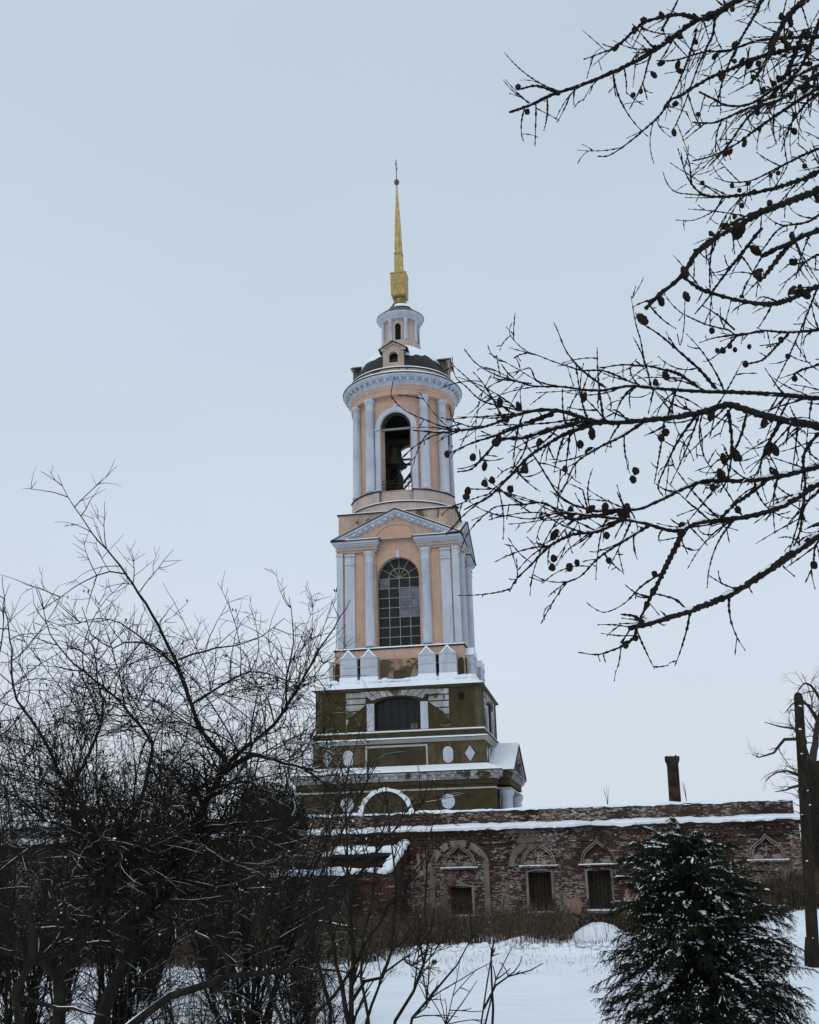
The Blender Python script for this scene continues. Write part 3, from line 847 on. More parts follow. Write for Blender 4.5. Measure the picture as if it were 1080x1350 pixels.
m = MB(); m.square([(.44, 56.25), (.38, 58.6), (.44, 58.64), (.44, 58.74), (.35, 58.8), (.335, 60.0), (.345, 60.03), (.33, 60.08), (.26, 62.5), (.265, 62.53), (.255, 62.57), (.05, 67.15)]); P(m, 'obelisk', 'gold', sp)
m = MB(); m.lathe([(.03, 67.05), (.2, 67.15), (.29, 67.4), (.2, 67.65), (.03, 67.75)], 16); P(m, 'ball', 'brown_metal', sp, True)
m = MB(); m.box(-.035, .035, -.035, .035, 67.7, 70.2)
m.box(-.03, .03, -.5, .5, 69.3, 69.38); m.box(-.03, .03, -.25, .25, 69.75, 69.81)
P(m, 'cross', 'iron', sp)
# bells and beams hung inside the belfry (one thing each: they hang from the tower)
def bell(x, y, zt, s, label):
    b = MB(); pr = [(.05, 0), (.35, -.05), (.45, -.3), (.5, -.8), (.62, -1.15), (.82, -1.42), (.86, -1.5), (.7, -1.48)]
    b.lathe([(r*s, z*s) for r, z in pr][::-1], 24)
    t = thing('church_bell', label, 'bell', (0, 0, 0), 0, 'bells hanging in the open belfry')
    loc = Matrix.Rotation(TYAW, 3, 'Z') @ Vector((x, y, 0)); t.location = (loc.x-.369, loc.y+96, zt)
    b.build('bell_body', M['bronze'], t, True)
    c = MB(); c.tube([(0, 0, -.3*s), (.05, 0, -1.55*s)], [.04*s, .09*s], 6); c.build('clapper', M['iron'], t)
    h = MB(); h.tube([(0, 0, -.05), (0, 0, .5)], .07, 6); h.build('hanger', M['iron'], t)
bell(-.62, -1.6, 36.9, 1.35, 'large dark bell hanging high in the arched belfry opening')
bell(1.15, -1.4, 34.9, .72, 'smaller dark bell hanging low at the right side of the belfry opening')
m = MB(); m.box(-3.6, 3.6, -1.75, -1.45, 37.2, 37.5); m.box(.2, 3.6, -1.55, -1.3, 35.0, 35.18); m.box(-2.3, -2.0, -3.4, 3.4, 36.9, 37.2); m.box(-1.35, -1.1, -2.2, -1.95, 31.4, 37.4)
m.box(-1.7, -.6, -.3, 2.8, 31.4, 35.4)
m.tube([(-.75, -2.8, 31.5), (.95, -1.6, 34.2)], .13, 6); m.tube([(-.2, -2.8, 31.5), (1.4, -1.6, 34.0)], .09, 6)
m.box(1.5, 1.72, 1.0, 1.22, 31.4, 37.4)
P(m, 'bell_frame', 'wood', bel)

# ================================================================== OLD BRICK RANGE
rng = random.Random(5)
bw_ = thing('brick_building', 'long low ruined brick range with snowy ledge and carved window hoods standing before the tower', 'building', WO, WR)
def B(m, name, mat, parent=bw_, smooth=False): return m.build(name, M[mat], parent, smooth)
XL, XR, ZB = -30.0, 13.62, -3.9
holes = [(-.26, .64, -2.42, -1.40), (2.97, 3.88, -2.34, -.88), (5.34, 6.24, -2.30, -.88), (8.30, 9.2, -2.3, -.9)]
def wall_grid(m, x0, x1, z0, z1, y, holes, depth):
    xs = sorted(set([x0, x1]+[h[0] for h in holes]+[h[1] for h in holes]))
    zs = sorted(set([z0, z1]+[h[2] for h in holes]+[h[3] for h in holes]))
    for a, b in zip(xs, xs[1:]):
        for c, d in zip(zs, zs[1:]):
            if any(h[0] <= a and b <= h[1] and h[2] <= c and d <= h[3] for h in holes): continue
            m.add([(a,y,c),(b,y,c),(b,y,d),(a,y,d)], [(0,1,2,3)])
    for h in holes:
        a, b, c, d = h; Y = y+depth
        m.add([(a,y,c),(b,y,c),(b,Y,c),(a,Y,c)], [(0,1,2,3)]); m.add([(a,y,d),(a,Y,d),(b,Y,d),(b,y,d)], [(0,1,2,3)])
        m.add([(a,y,c),(a,Y,c),(a,Y,d),(a,y,d)], [(0,1,2,3)]); m.add([(b,y,c),(b,y,d),(b,Y,d),(b,Y,c)], [(0,1,2,3)])
m = MB(); wall_grid(m, XL, XR, ZB, .78, 0, holes, .55)
m.add([(XR,0,ZB),(XR,9,ZB),(XR,9,.78),(XR,0,.78)], [(0,1,2,3)])
m.add([(XL,9,ZB),(XR,9,ZB),(XR,9,.78),(XL,9,.78)], [(3,2,1,0)]); m.add([(XL,0,ZB),(XL,9,ZB),(XL,9,.78),(XL,0,.78)], [(3,2,1,0)])
wal = B(m, 'wall', 'brick')
# brick dentil course and pilaster strips, all proud of the wall
m = MB(); x = XL+.1
while x < XR-.2:
    m.box(x, x+.11, -.055, .02, .50, .66); x += .23
m.box(XL, XR+.05, -.09, .02, .66, .79); m.box(XL, XR, -.05, .02, .28, .34)
for px in (-1.75, 1.62, 7.45, 10.6, 13.3):
    m.box(px-.13, px+.13, -.06, .02, ZB, .28)
    m.box(px+.28, px+.4, -.04, .02, ZB, .1)
B(m, 'brick_cornice', 'brick', wal)
def wavy_strip(m, x0, x1, prof, step=.5, amp=.03, seed=0):
    n = int((x1-x0)/step)+1; k = len(prof); vs = []; fs = []
    for i in range(n+1):
        x = x0+(x1-x0)*i/n
        for j, (y, z) in enumerate(prof):
            w = amp*noise.noise(Vector((x*.8+seed, j*.5, seed)))+amp*.7*noise.noise(Vector((x*3+seed, j, seed)))+amp*.35*noise.noise(Vector((x*9+seed, j, seed)))
            vs.append((x, y+w*.5, z+w))
    for i in range(n):
        for j in range(k-1): fs.append((i*k+j, (i+1)*k+j, (i+1)*k+j+1, i*k+j+1))
    fs.append(tuple(range(k))); fs.append(tuple(n*k+j for j in range(k-1, -1, -1)))
    m.add(vs, fs)
m = MB(); m.box(XL, XR+.12, -.22, .6, .79, .83); eav = B(m, 'eaves_sheet', 'dark_metal', bw_)
m = MB(); wavy_strip(m, XL, XR+.08, [(-.21, .835), (-.22, .95), (-.1, .98), (.62, 1.09), (.62, .84)], .18, .075, 1); B(m, 'ledge_snow', 'snow', eav)
m = MB(); m.box(XL, XR-.05, .6, 1.05, .79, 1.56); up_ = B(m, 'parapet', 'brick_pale', bw_)
m = MB()
x = XL
while x < XR-.4:
    w = rng.uniform(.3, 1.4); h = rng.choice([0, 0, .03, .06])
    if h: m.box(x, min(XR-.06, x+w), .61, 1.04, 1.555, 1.56+h)
    x += w
B(m, 'loose_coping', 'brick_pale', up_)
m = MB(); wavy_strip(m, XL, XR-.02, [(.555, 1.585), (.55, 1.625), (.7, 1.68), (1.1, 1.69), (1.1, 1.57)], .14, .07, 9); B(m, 'parapet_snow', 'snow', up_)
m = MB(); m.add([(XL,1.05,1.2),(XR,1.05,1.2),(XR,9,1.5),(XL,9,1.5)], [(0,1,2,3)]); B(m, 'roof_snow', 'snow', bw_)
# windows
def hood(cx, zb, w, extra=None):
    # keel-shaped carved brick hood with a cross and a snowy shelf
    m = MB(); hw = w/2
    def keel(s, r):   # r extra radius; s in [-1,1]
        a = abs(s); T = ((0, 1), (.10, .91), (.3, .775), (.57, .64), (.75, .53), (.88, .39), (.97, .18), (1, 0))
        for (x0, y0), (x1, y1) in zip(T, T[1:]):
            if x0 <= a <= x1: z = y0+(y1-y0)*(a-x0)/(x1-x0); break
        z *= 1.02
        return ((s*(hw-.12)), z*.82)
    pts = [keel(-1+2*i/28, 0) for i in range(29)]
    def band(t0, t1, d):
        for i in range(28):
            a, b = pts[i], pts[i+1]
            def o(p, t):
                k = 1+t/(hw-.12); kz = 1+t/.72
                return (cx+p[0]*k, zb+.06+p[1]*kz)
            P4 = [o(a, t0), o(b, t0), o(b, t1), o(a, t1)]
            vs = [(x, -d, z) for x, z in P4]+[(x, .01, z) for x, z in P4]
            m.add(vs, [(0,1,2,3), (3,2,6,7), (0,4,5,1)])
    band(-.10, .02, .10)
    h = B(m, 'window_hood', 'brick', bw_)
    m = MB(); band(.02, .06, .13); band(-.03, -.065, .125); B(m, 'hood_rim', 'carved', h)
    m = MB(); m.box(cx-hw-.02, cx+hw+.02, -.17, .01, zb-.08, zb-.01); B(m, 'hood_shelf', 'brick', h)
    m = MB(); wavy_strip(m, cx-hw-.02, cx+hw+.02, [(-.175, zb-.012), (-.17, zb+.015), (.0, zb+.028)], .08, .012, cx); B(m, 'shelf_snow', 'snow', h)
    m = MB(); zc = zb+.36
    m.box(cx-.04, cx+.04, -.05, .01, zc-.14, zc+.16); m.box(cx-.15, cx-.04, -.05, .01, zc-.02, zc+.05); m.box(cx+.04, cx+.15, -.05, .01, zc-.02, zc+.05)
    B(m, 'brick_cross', 'carved', h)
    m = MB()
    for sx in (-1, 1): m.blob((cx+sx*.4, -.03, zb+.10), .28, .07, .10, rng, 9, 5, .2)
    B(m, 'carved_volute', 'carved', h)
for cx in (.17, 3.42, 5.80, 8.75, 12.3): hood(cx, -.62, 1.52)
for h in holes:
    a, b, c, d = h
    m = MB(); m.box(a-.02, b+.02, .40, .5, c-.02, d+.02); wn_ = B(m, 'window', 'void' if h is not holes[0] else 'inner', bw_)
    m = MB()
    if h is holes[0]:
        for i in range(4): m.box(a+.02+i*.22, a+.16+i*.22, .3, .34, c, c+.35+.12*(i % 3))
        m.box(a, b, .28, .32, c+.28, c+.34)
    else:
        for i in range(6): m.box(a+i*.152, a+i*.152+.135, .33, .36, c, d-.03)
    B(m, 'boarding', 'wood', wn_)
    m = MB(); m.box(a-.10, a-.005, -.07, .02, c-.05, d+.1); m.box(b+.005, b+.10, -.07, .02, c-.05, d+.1)
    for i in range(9):
        u = -1+2*i/9; u1 = u+2/9.
        z = lambda q: d+.06+.09*(1-q*q)
        hw = (b-a)/2+.08; xc = (a+b)/2
        m.add([(xc+u*hw,-.075,z(u)-.08),(xc+u1*hw,-.075,z(u1)-.08),(xc+u1*hw,-.075,z(u1)),(xc+u*hw,-.075,z(u)),(xc+u*hw,.0,z(u)),(xc+u1*hw,.0,z(u1))], [(0,1,2,3),(3,2,5,4)])
    B(m, 'window_surround', 'lime', wn_)
    m = MB(); m.box(a-.12, b+.12, -.1, .02, c-.16, c-.06); B(m, 'sill', 'lime', wn_)
    m = MB(); wavy_strip(m, a-.1, b+.1, [(-.1, c-.06), (-.1, c-.02), (.02, c-.015)], .08, .012, a); B(m, 'sill_snow', 'snow', wn_)
# big blind arches of crumbling limewash round the first and second window
def blind_arch(cx, hw, zb, zs, rise, t, half=None):
    m = MB(); n = 22
    L = [(-hw, zb)]+[(-hw*cos(pi*i/n), zs+rise*sin(pi*i/n)) for i in range(n+1)]+[(hw, zb)]
    O = [(-hw-t, zb)]+[(-(hw+t)*cos(pi*i/n), zs+(rise+t)*sin(pi*i/n)) for i in range(n+1)]+[(hw+t, zb)]
    for i in range(len(L)-1):
        if half == 'L' and (L[i][0]+L[i+1][0])/2 > -.45*hw: continue
        j = rng.uniform(.0, .04)
        q = [L[i], L[i+1], O[i+1], O[i]]
        if rng.random() < .12: continue
        q = [(x+rng.uniform(-.02, .02), z+rng.uniform(-.02, .02)) for x, z in q]
        vs = [(cx+x, -.05-j, z) for x, z in q]+[(cx+x, .01, z) for x, z in q]
        m.add(vs, [(0,1,2,3),(0,4,5,1),(2,6,7,3),(1,5,6,2),(0,3,7,4)])
    B(m, 'blind_arch', 'lime', bw_)
blind_arch(.17, .98, -2.6, -.62, .82, .26)
blind_arch(3.42, .98, -2.6, -.62, .78, .24, 'L')
m = MB()
def ragged(x0, x1, z0, z1, d=.03):
    n = 14; per = []
    for i in range(n): per.append((x0+(x1-x0)*i/n, z0))
    for i in range(n): per.append((x1, z0+(z1-z0)*i/n))
    for i in range(n): per.append((x1-(x1-x0)*i/n, z1))
    for i in range(n): per.append((x0, z1-(z1-z0)*i/n))
    per = [(x+rng.uniform(-.06, .06), z+rng.uniform(-.06, .06)) for x, z in per]
    k = len(per); cx, cz = (x0+x1)/2, (z0+z1)/2
    m.add([(cx, -d, cz)]+[(x, -d, z) for x, z in per]+[(x, .0, z) for x, z in per], [(0, 1+i, 1+(i+1) % k) for i in range(k)]+[(1+i, 1+k+i, 1+k+(i+1) % k, 1+(i+1) % k) for i in range(k)])
for q in ((-1.62, -1.2, -.95, -.05, .03), (4.32, 5.0, -2.45, -1.85, .02), (11.8, 12.9, -2.4, -1.25, .03), (6.75, 7.2, -2.4, -1.6, .02), (1.85, 2.1, -2.4, -1.2, .02)):
    m = MB(); ragged(*q); B(m, 'render_remnant', 'pinkplaster', wal)
# snow rimmed brick lunette on the parapet
m = MB(); cx, r = -3.03, 1.02
pts = [(-r*cos(pi*i/20), 1.55+1.0*sin(pi*i/20)) for i in range(21)]
vs = [(cx+x, .62, z) for x, z in pts]+[(cx+x, 1.0, z) for x, z in pts]
m.add(vs, [tuple(range(20, -1, -1))]+[tuple(range(21, 42))]+[(i, i+1, i+22, i+21) for i in range(20)])
lu = B(m, 'brick_lunette', 'inner', up_)
m = MB()
for i in range(20):
    t0 = .20*(1-.55*i/20)*(1+.2*sin(i*2.1)); t1 = .20*(1-.55*(i+1)/20)*(1+.2*sin((i+1)*2.1))
    a, b = pi*i/20, pi*(i+1)/20
    q = [(-(r)*cos(a), 1.56+sin(a)*1.0), (-(r)*cos(b), 1.56+sin(b)*1.0), (-(r+t1)*cos(b), 1.56+(1.0+t1)*sin(b)), (-(r+t0)*cos(a), 1.56+(1.0+t0)*sin(a))]
    vs = [(cx+x, .5, z) for x, z in q]+[(cx+x, 1.05, z) for x, z in q]
    m.add(vs, [(0,1,2,3),(0,4,5,1),(2,6,7,3),(4,7,6,5),(0,3,7,4),(1,5,6,2)])
B(m, 'lunette_snow', 'snow', lu)
m = MB()
for i in range(420):
    x = rng.uniform(-.95, .95); hh = .98*sqrt(1-x*x); z = rng.uniform(0, hh*.85); a = rng.gauss(0, .18); L = min(hh-z+.1, rng.uniform(.2, .5))
    y = .6-rng.uniform(.005, .06)
    m.add([(cx+x-.008, y, 1.6+z), (cx+x+.008, y, 1.6+z), (cx+x+a*L, y, 1.6+z+L)], [(0, 1, 2)])
B(m, 'dry_grass', 'weeds', lu)
# chimney
ch = thing('chimney_stack', 'narrow dark brick chimney with flared top rising from the brick range roof', 'chimney', WO, WR)
m = MB(); x0 = 9.05
vs = []
def csec(z, w, dx=0): return [(x0-w+dx, 2.0-w, z), (x0+w+dx, 2.0-w, z), (x0+w+dx, 2.0+w, z), (x0-w+dx, 2.0+w, z)]
secs = [(1.2, .245, 0), (3.2, .235, .06), (3.3, .25, .06), (3.42, .30, .065), (3.58, .30, .065)]
for z, w, dx in secs: vs += csec(z, w, dx)
m.add(vs, [(j*4+i, j*4+(i+1) % 4, j*4+4+(i+1) % 4, j*4+4+i) for j in range(4) for i in range(4)]+[(16,17,18,19)])
m.build('shaft', M['brick_plain'], ch)
m = MB()
for dx in (-.2, -.06, .15): m.blob((x0+.06+dx, 1.95, 3.59), .045, .04, .035+.03*rng.random(), rng)
m.build('loose_bricks', M['brick_plain'], ch)
# ruined lean-to in front, at the left
an = thing('ruined_lean_to', 'roofless ruined brick lean-to with thick snow along its broken wall tops', 'ruin', WO, WR)
def A(m, name, mat, parent=an, smooth=False): return m.build(name, M[mat], parent, smooth)
def slab(m, pts, y0, y1):
    n = len(pts); vs = [(x, y0, z) for x, z in pts]+[(x, y1, z) for x, z in pts]
    m.add(vs, [tuple(range(n)), tuple(range(2*n-1, n-1, -1))]+[(i, i+n, (i+1) % n+n, (i+1) % n) for i in range(n)])
m = MB(); slab(m, [(-7.3, ZB), (-1.95, ZB), (-1.95, -.78), (-3.0, -.74), (-4.4, -.70), (-6.2, -.78), (-7.3, -.88)], -2.6, -2.1)
fw_ = A(m, 'front_wall', 'brick_annex')
m = MB(); slab(m, [(-6.1, -2.9), (-5.4, -2.9), (-5.4, -1.35), (-5.75, -1.2), (-6.1, -1.35)], -2.64, -2.5); slab(m, [(-4.2, -3.0), (-3.7, -3.0), (-3.7, -1.4), (-4.2, -1.4)], -2.64, -2.5); A(m, 'blocked_opening', 'inner', fw_)
m = MB(); x = -7.2
while x < -2.0: m.box(x, x+.12, -2.66, -2.58, -1.08, -.96); x += .25
A(m, 'dentil_course', 'brick_annex', fw_)
# side wall climbing towards the range
m = MB()
v = [(-2.25,-2.1,ZB),(-1.95,-2.1,ZB),(-1.95,-2.1,-.74),(-2.25,-2.1,-.72),(-2.25,-.05,ZB),(-1.95,-.05,ZB),(-1.95,-.05,.30),(-2.25,-.05,.30)]
m.add(v, [(0,1,2,3),(1,5,6,2),(3,2,6,7),(4,7,6,5),(0,3,7,4)])
m.box(-5.3, -2.25, -.9, -.3, ZB, .0)
m.box(-7.3, -6.9, -2.1, -.02, ZB, -.5)
A(m, 'side_wall', 'brick_annex')
m = MB(); wavy_strip(m, -7.35, -2.3, [(-2.68, -.74), (-2.70, -.58), (-2.45, -.50), (-2.1, -.58), (-2.05, -.74)], .22, .10, 4)
A(m, 'wall_top_snow', 'snow', an, True)
m = MB()
for i in range(16):
    u = i/15; m.blob((-2.1+rng.uniform(-.05, .05)+.25*(1-u)*-1, -2.35+2.2*u, -.62+1.03*u), .24, .30, .14, rng, 9, 6, .15)
m2 = MB(); wavy_strip(m2, -4.9, -2.35, [(-1.1, .02), (-1.12, .18), (-.9, .28), (-.25, .36), (-.22, .05)], .3, .09, 14)
A(m2, 'roof_slab_snow', 'snow', an, True)
A(m, 'side_wall_snow', 'snow', an, True)
m = MB(); slab(m, [(-5.35, -.1), (-2.3, -.1), (-2.3, .03), (-5.35, -.02)], -1.15, -.2); m.tube([(-3.2, -2.2, -.62), (-2.15, -1.0, -.15)], .07, 5); A(m, 'roof_remnant', 'dark_metal')
m = MB(); wavy_strip(m, -5.35, -4.95, [(-1.2, -.03), (-1.2, .08), (-.9, .14), (-.3, .12)], .2, .02, 6); A(m, 'corner_snow', 'snow')
# utility poles
def pole(name, px, py_top, dist, zbot, lean, r0, r1, label):
    top = at(px, py_top, dist); bx = top.x+lean; t = thing(name, label, 'utility pole', (bx, dist, zbot))
    m = MB(); n = 9; P_ = []; R_ = []
    for i in range(n):
        u = i/(n-1); P_.append((-lean*u, 0, (top.z-.15-zbot)*u)); R_.append(r0+(r1-r0)*u)
    P_.append((-lean, 0, top.z-.05-zbot)); R_.append(r1*.8); P_.append((-lean, 0, top.z-zbot)); R_.append(r1*.35)
    m.tube(P_, R_, 12); m.build('shaft', M['pole'], t, True)
    return t, top
t, top = pole('utility_pole', 1052, 913, 32, gz(10.85, 32)-.3, -.62, .175, .135, 'dark round wooden utility pole without wires at the right edge, snow in its cracks')
H = top.z-t.location.z
m = MB(); m.tube([(.62-.12, 0, H-.55), (.62-.28, -.02, H-.50), (.62-.36, -.02, H-.62), (.62-.38, -.02, H-.48)], .018, 5); m.build('insulator_hook', M['iron'], t)
m = MB()
for i in range(9):
    u = rng.random()**1.5; a = rng.uniform(-2.6, -.5); q = rng.uniform(.012, .035)
    m.blob((.62*u+cos(a)*.16, sin(a)*.16, H*u), q*1.6, .02, q*.7, rng, 7, 5, .5)
m.build('stuck_snow', M['snow'], t)
m = MB(); m.tube([(-.06, .18, -.1), (0, .17, .6), (.06, .17, 1.05)], [.15, .15, .12], 9); m.build('foot_stake', M['pole'], t)

# ================================================================== TREES
def smooth_path(pts, step):
    # Catmull-Rom resample
    P_ = [Vector(p) for p in pts]
    if len(P_) == 2: P_ = [P_[0], (P_[0]+P_[1])/2, P_[1]]
    out = []
    ext = [P_[0]*2-P_[1]]+P_+[P_[-1]*2-P_[-2]]
    for i in range(1, len(ext)-2):
        a, b, c, d = ext[i-1:i+3]
        n = max(1, int((c-b).length/step))
        for j in range(n):
            t = j/n
            out.append(.5*((2*b)+(c-a)*t+(2*a-5*b+4*c-d)*t*t+(3*b-a-3*c+d)*t*t*t))
    out.append(P_[-1]); return out

def snow_cap(ms, pts, rad, rng, prob, thick=.62):
    # strips of snow lying on the upper side of level stretches
    i = 0
    while i < len(pts)-2:
        d = pts[i+1]-pts[i]
        if d.length > 0 and abs(d.z)/d.length < .62 and rng.random() < prob:
            n = rng.randint(3, 11); seg = []; rr = []
            for j in range(i, min(len(pts), i+n+1)):
                d2 = (pts[min(j+1, len(pts)-1)]-pts[max(0, j-1)])
                if d2.length == 0 or abs(d2.z)/d2.length > .75: break
                r = rad[j]; e_ = min(1, (j-i)/2.0+.3)*min(1, (i+n-j)/2.0+.3); seg.append(pts[j]+Vector((0, 0, r*.62))); rr.append(min(r, .004+r*.8)*thick*e_*rng.uniform(.6, 1.1))
            if len(seg) >= 2:
                rr[0] *= .4; rr[-1] *= .4
                ms.tube(seg, rr, 4)
            i += n+1
        else: i += 1

class Tree:
    def __init__(s, origin, seed, nsides=(6, 4, 3), snowp=.2, leafp=0.0):
        s.o = Vector(origin); s.r = random.Random(seed)
        s.trunk = MB(); s.br = MB(); s.tw = MB(); s.sn = MB(); s.lf = MB(); s.ns = nsides; s.sp = snowp; s.lp = leafp; s.zf = None
    def path(s, mb, pts, rad, n, snow=None):
        mb.tube([p-s.o for p in pts], rad, n)
        if (snow if snow is not None else s.sp) > 0:
            snow_cap(s.sn, [p-s.o for p in pts], rad, s.r, snow if snow is not None else s.sp)
    def limb(s, pts, r0, r1, mb=None, step=.12, wob=.01, snow=None, n=None):
        p = smooth_path(pts, step)
        L = len(p)
        for i in range(1, L-1):
            p[i] = p[i]+Vector((s.r.uniform(-wob, wob), s.r.uniform(-wob, wob), s.r.uniform(-wob, wob)))
        rad = [r0+(r1-r0)*(i/(L-1)) for i in range(L)]
        s.path(mb or s.trunk, p, rad, n or s.ns[0], snow)
        return p, rad
    def sprout(s, p, rad, cfg, lvl=0, lo=.1, hi=1.0):
        """side shoots along a path"""
        dens, length, ang, up, rscale = cfg[lvl]
        tot = sum((p[i+1]-p[i]).length for i in range(len(p)-1))
        cnt = int(tot*dens*1.6*s.r.uniform(.8, 1.2)+s.r.random())
        for _ in range(cnt):
            u = lo+(hi-lo)*s.r.random()
            i = min(len(p)-2, int(u*(len(p)-1)))
            if s.zf and s.r.random() > s.zf(p[i].z): continue
            t = (p[i+1]-p[i]).normalized()
            side = t.orthogonal().normalized(); side.rotate(Matrix.Rotation(s.r.uniform(0, 2*pi), 3, t))
            a = radians(s.r.gauss(ang, 14))
            d = (t*cos(a)+side*sin(a)).normalized()
            d = (d+Vector((0, 0, up*s.r.uniform(.3, 1.6)))).normalized()
            Ln = length*s.r.uniform(.45, 1.25)*(1.15-.55*u)*(.15+.85*min(1, max(.1, s.zf(p[i].z)*1.6-.12)) if s.zf else 1)
            s.shoot(p[i], d, Ln, min(rad[i]*rscale, .05), cfg, lvl)
    def shoot(s, q, d, Ln, r0, cfg, lvl):
        n = max(3, min(12, int(Ln/.09))); pts = [Vector(q)]; bend = Vector((s.r.gauss(0, .13), s.r.gauss(0, .13), cfg[lvl][3]*.2+s.r.gauss(0, .12)))
        cur = Vector(d)
        for i in range(n):
            cur = (cur+bend+Vector((s.r.gauss(0, .07), s.r.gauss(0, .07), s.r.gauss(0, .07)))).normalized()
            pts.append(pts[-1]+cur*(Ln/n))
        r0 = max(r0, (.0062, .0042, .0030)[min(lvl, 2)] if s.zf else .0035); r1 = max(.0020, r0*.35)
        rad = [r0+(r1-r0)*i/n for i in range(n+1)]
        mb = s.br if lvl == 0 else s.tw
        s.path(mb, pts, rad, s.ns[1] if lvl == 0 else s.ns[2], s.sp*(1 if lvl == 0 else .25))
        if s.sp > .1 and pts[0].z < 1.6 and s.r.random() < .06:
            e = pts[s.r.choice([0, 0, 1, 2])]-s.o; q_ = s.r.uniform(.3, .8)
            s.sn.blob((e.x, e.y, e.z+r0), .018*q_, .012*q_, .009*q_, s.r, 6, 4, .3, cur)
        if s.lp and s.r.random() < s.lp:
            e = pts[-1]-s.o
            for _ in range(s.r.randint(1, 2)):
                s.lf.blob(e+Vector((s.r.gauss(0, .02), s.r.gauss(0, .02), -.01)), .008, .005, .020*s.r.uniform(.6, 1.2), s.r, 5, 4, .3)
        if lvl+1 < len(cfg): s.sprout(pts, rad, cfg, lvl+1, .15, .98)
    def finish(s, root, m='bark', names=('trunk', 'boughs', 'twigs')):
        if s.trunk.v: s.trunk.build(names[0], M[m], root, True)
        if s.br.v: s.br.build(names[1], M[m], root)
        if s.tw.v: s.tw.build(names[2], M[m], root)
        if s.sn.v: s.sn.build('snow', M['snow'], root)
        if s.lf.v: s.lf.build('dead_leaves', M['leaf'], root)

def px_path(lst, d0, d1):
    n = len(lst); return [at(x, y, d0+(d1-d0)*i/max(1, n-1)) for i, (x, y) in enumerate(lst)]

def ground_tree(name, label, guides, cfg, seed, dist, snowp=.2, leafp=0, group=None, cat='tree', mat='bark', sub=None):
    """guides: list of (pixel points from the bottom up, d0, d1, r0, r1, sprout_lo)"""
    g0 = guides[0]; p0 = at(*g0[0][0], g0[1])
    gx, gy = p0.x, p0.y; g_ = gz(gx, gy)
    t = thing(name, label, cat, (gx, gy, g_), 0, group)
    T_ = Tree((gx, gy, g_), seed, snowp=snowp, leafp=leafp)
    if cat == 'tree': T_.zf = zfade
    for (pts, d0, d1, r0, r1, lo, flag) in guides:
        pp = px_path(pts, d0, d1)
        if flag == 'root':
            q = Vector((pp[0].x, pp[0].y, gz(pp[0].x, pp[0].y)-.1)); pp = [q]+pp
            if (pp[1]-pp[0]).length < .2: pp.pop(1)
        p, rad = T_.limb(pp, r0, r1)
        T_.sprout(p, rad, cfg, 0, lo, 1.0)
    T_.finish(t, mat)
    return t

def zfade(z):
    if z < -.3: return max(.18, 1.0+(z+.3)*1.0)
    return max(.40, min(1.0, 1.0-(z-.8)/2.6))
# density per metre, length, angle, upward bend, radius factor
CF = [(8.2, 1.5, 54, .15, .36), (6.6, .62, 48, .10, .62), (5.0, .26, 44, .05, .75)]
CF2 = [(5.0, 1.0, 52, .14, .45), (6.0, .45, 46, .10, .62), (5.0, .20, 42, .05, .75)]
ground_tree('bare_tree', 'tallest bare tree at the left, its long leader rising alone into the sky', [
    ([(120, 1400), (145, 1311), (166, 1272), (181, 1228), (197, 1197), (215, 1166), (239, 1130), (254, 1098), (275, 1052), (300, 1007)], 11.6, 12, .09, .034, .35, 'root'),
    ([(300, 1007), (293, 995), (265, 963), (253, 928), (237, 889), (223, 854), (200, 810), (175, 770), (150, 735), (122, 703), (108, 680), (90, 655), (76, 625)], 12, 11.4, .026, .0025, .02, ''),
    ([(300, 1007), (330, 981), (362, 954), (397, 900), (422, 856), (448, 815), (462, 790)], 12, 12.6, .027, .004, .05, ''),
    ([(283, 1028), (309, 1008), (332, 997), (352, 999), (385, 1009), (412, 1014)], 12, 11.0, .036, .010, .2, ''),
    ([(378, 930), (378, 893), (387, 847), (381, 787)], 12.3, 12.5, .014, .004, .1, ''),
    ([(239, 889), (200, 850), (165, 848), (150, 855), (120, 835), (108, 800)], 11.9, 11.3, .014, .004, .1, ''),
    ([(230, 875), (190, 845), (160, 822), (130, 815), (105, 822), (75, 826)], 11.9, 12.3, .012, .003, .1, ''),
    ([(168, 757), (145, 753), (128, 758), (100, 772), (80, 788), (60, 800), (36, 812)], 11.6, 11.2, .009, .003, .1, ''),
    ([(235, 870), (270, 858), (311, 850), (345, 838), (375, 815)], 11.9, 12.3, .013, .004, .1, ''),
    ([(254, 928), (290, 905), (330, 885), (365, 893), (400, 900), (440, 862)], 11.9, 11.3, .014, .004, .1, ''),
    ([(245, 1098), (280, 1090), (330, 1085), (395, 1078)], 11.8, 11.2, .02, .006, .1, ''),
    ([(222, 1163), (190, 1163), (150, 1161), (120, 1168), (95, 1175)], 11.7, 11.0, .05, .012, .1, ''),
    ([(210, 1163), (240, 1163), (280, 1170), (310, 1171), (350, 1160)], 11.7, 12.2, .04, .008, .1, ''),
    ], CF, 21, 12, .30, .03)
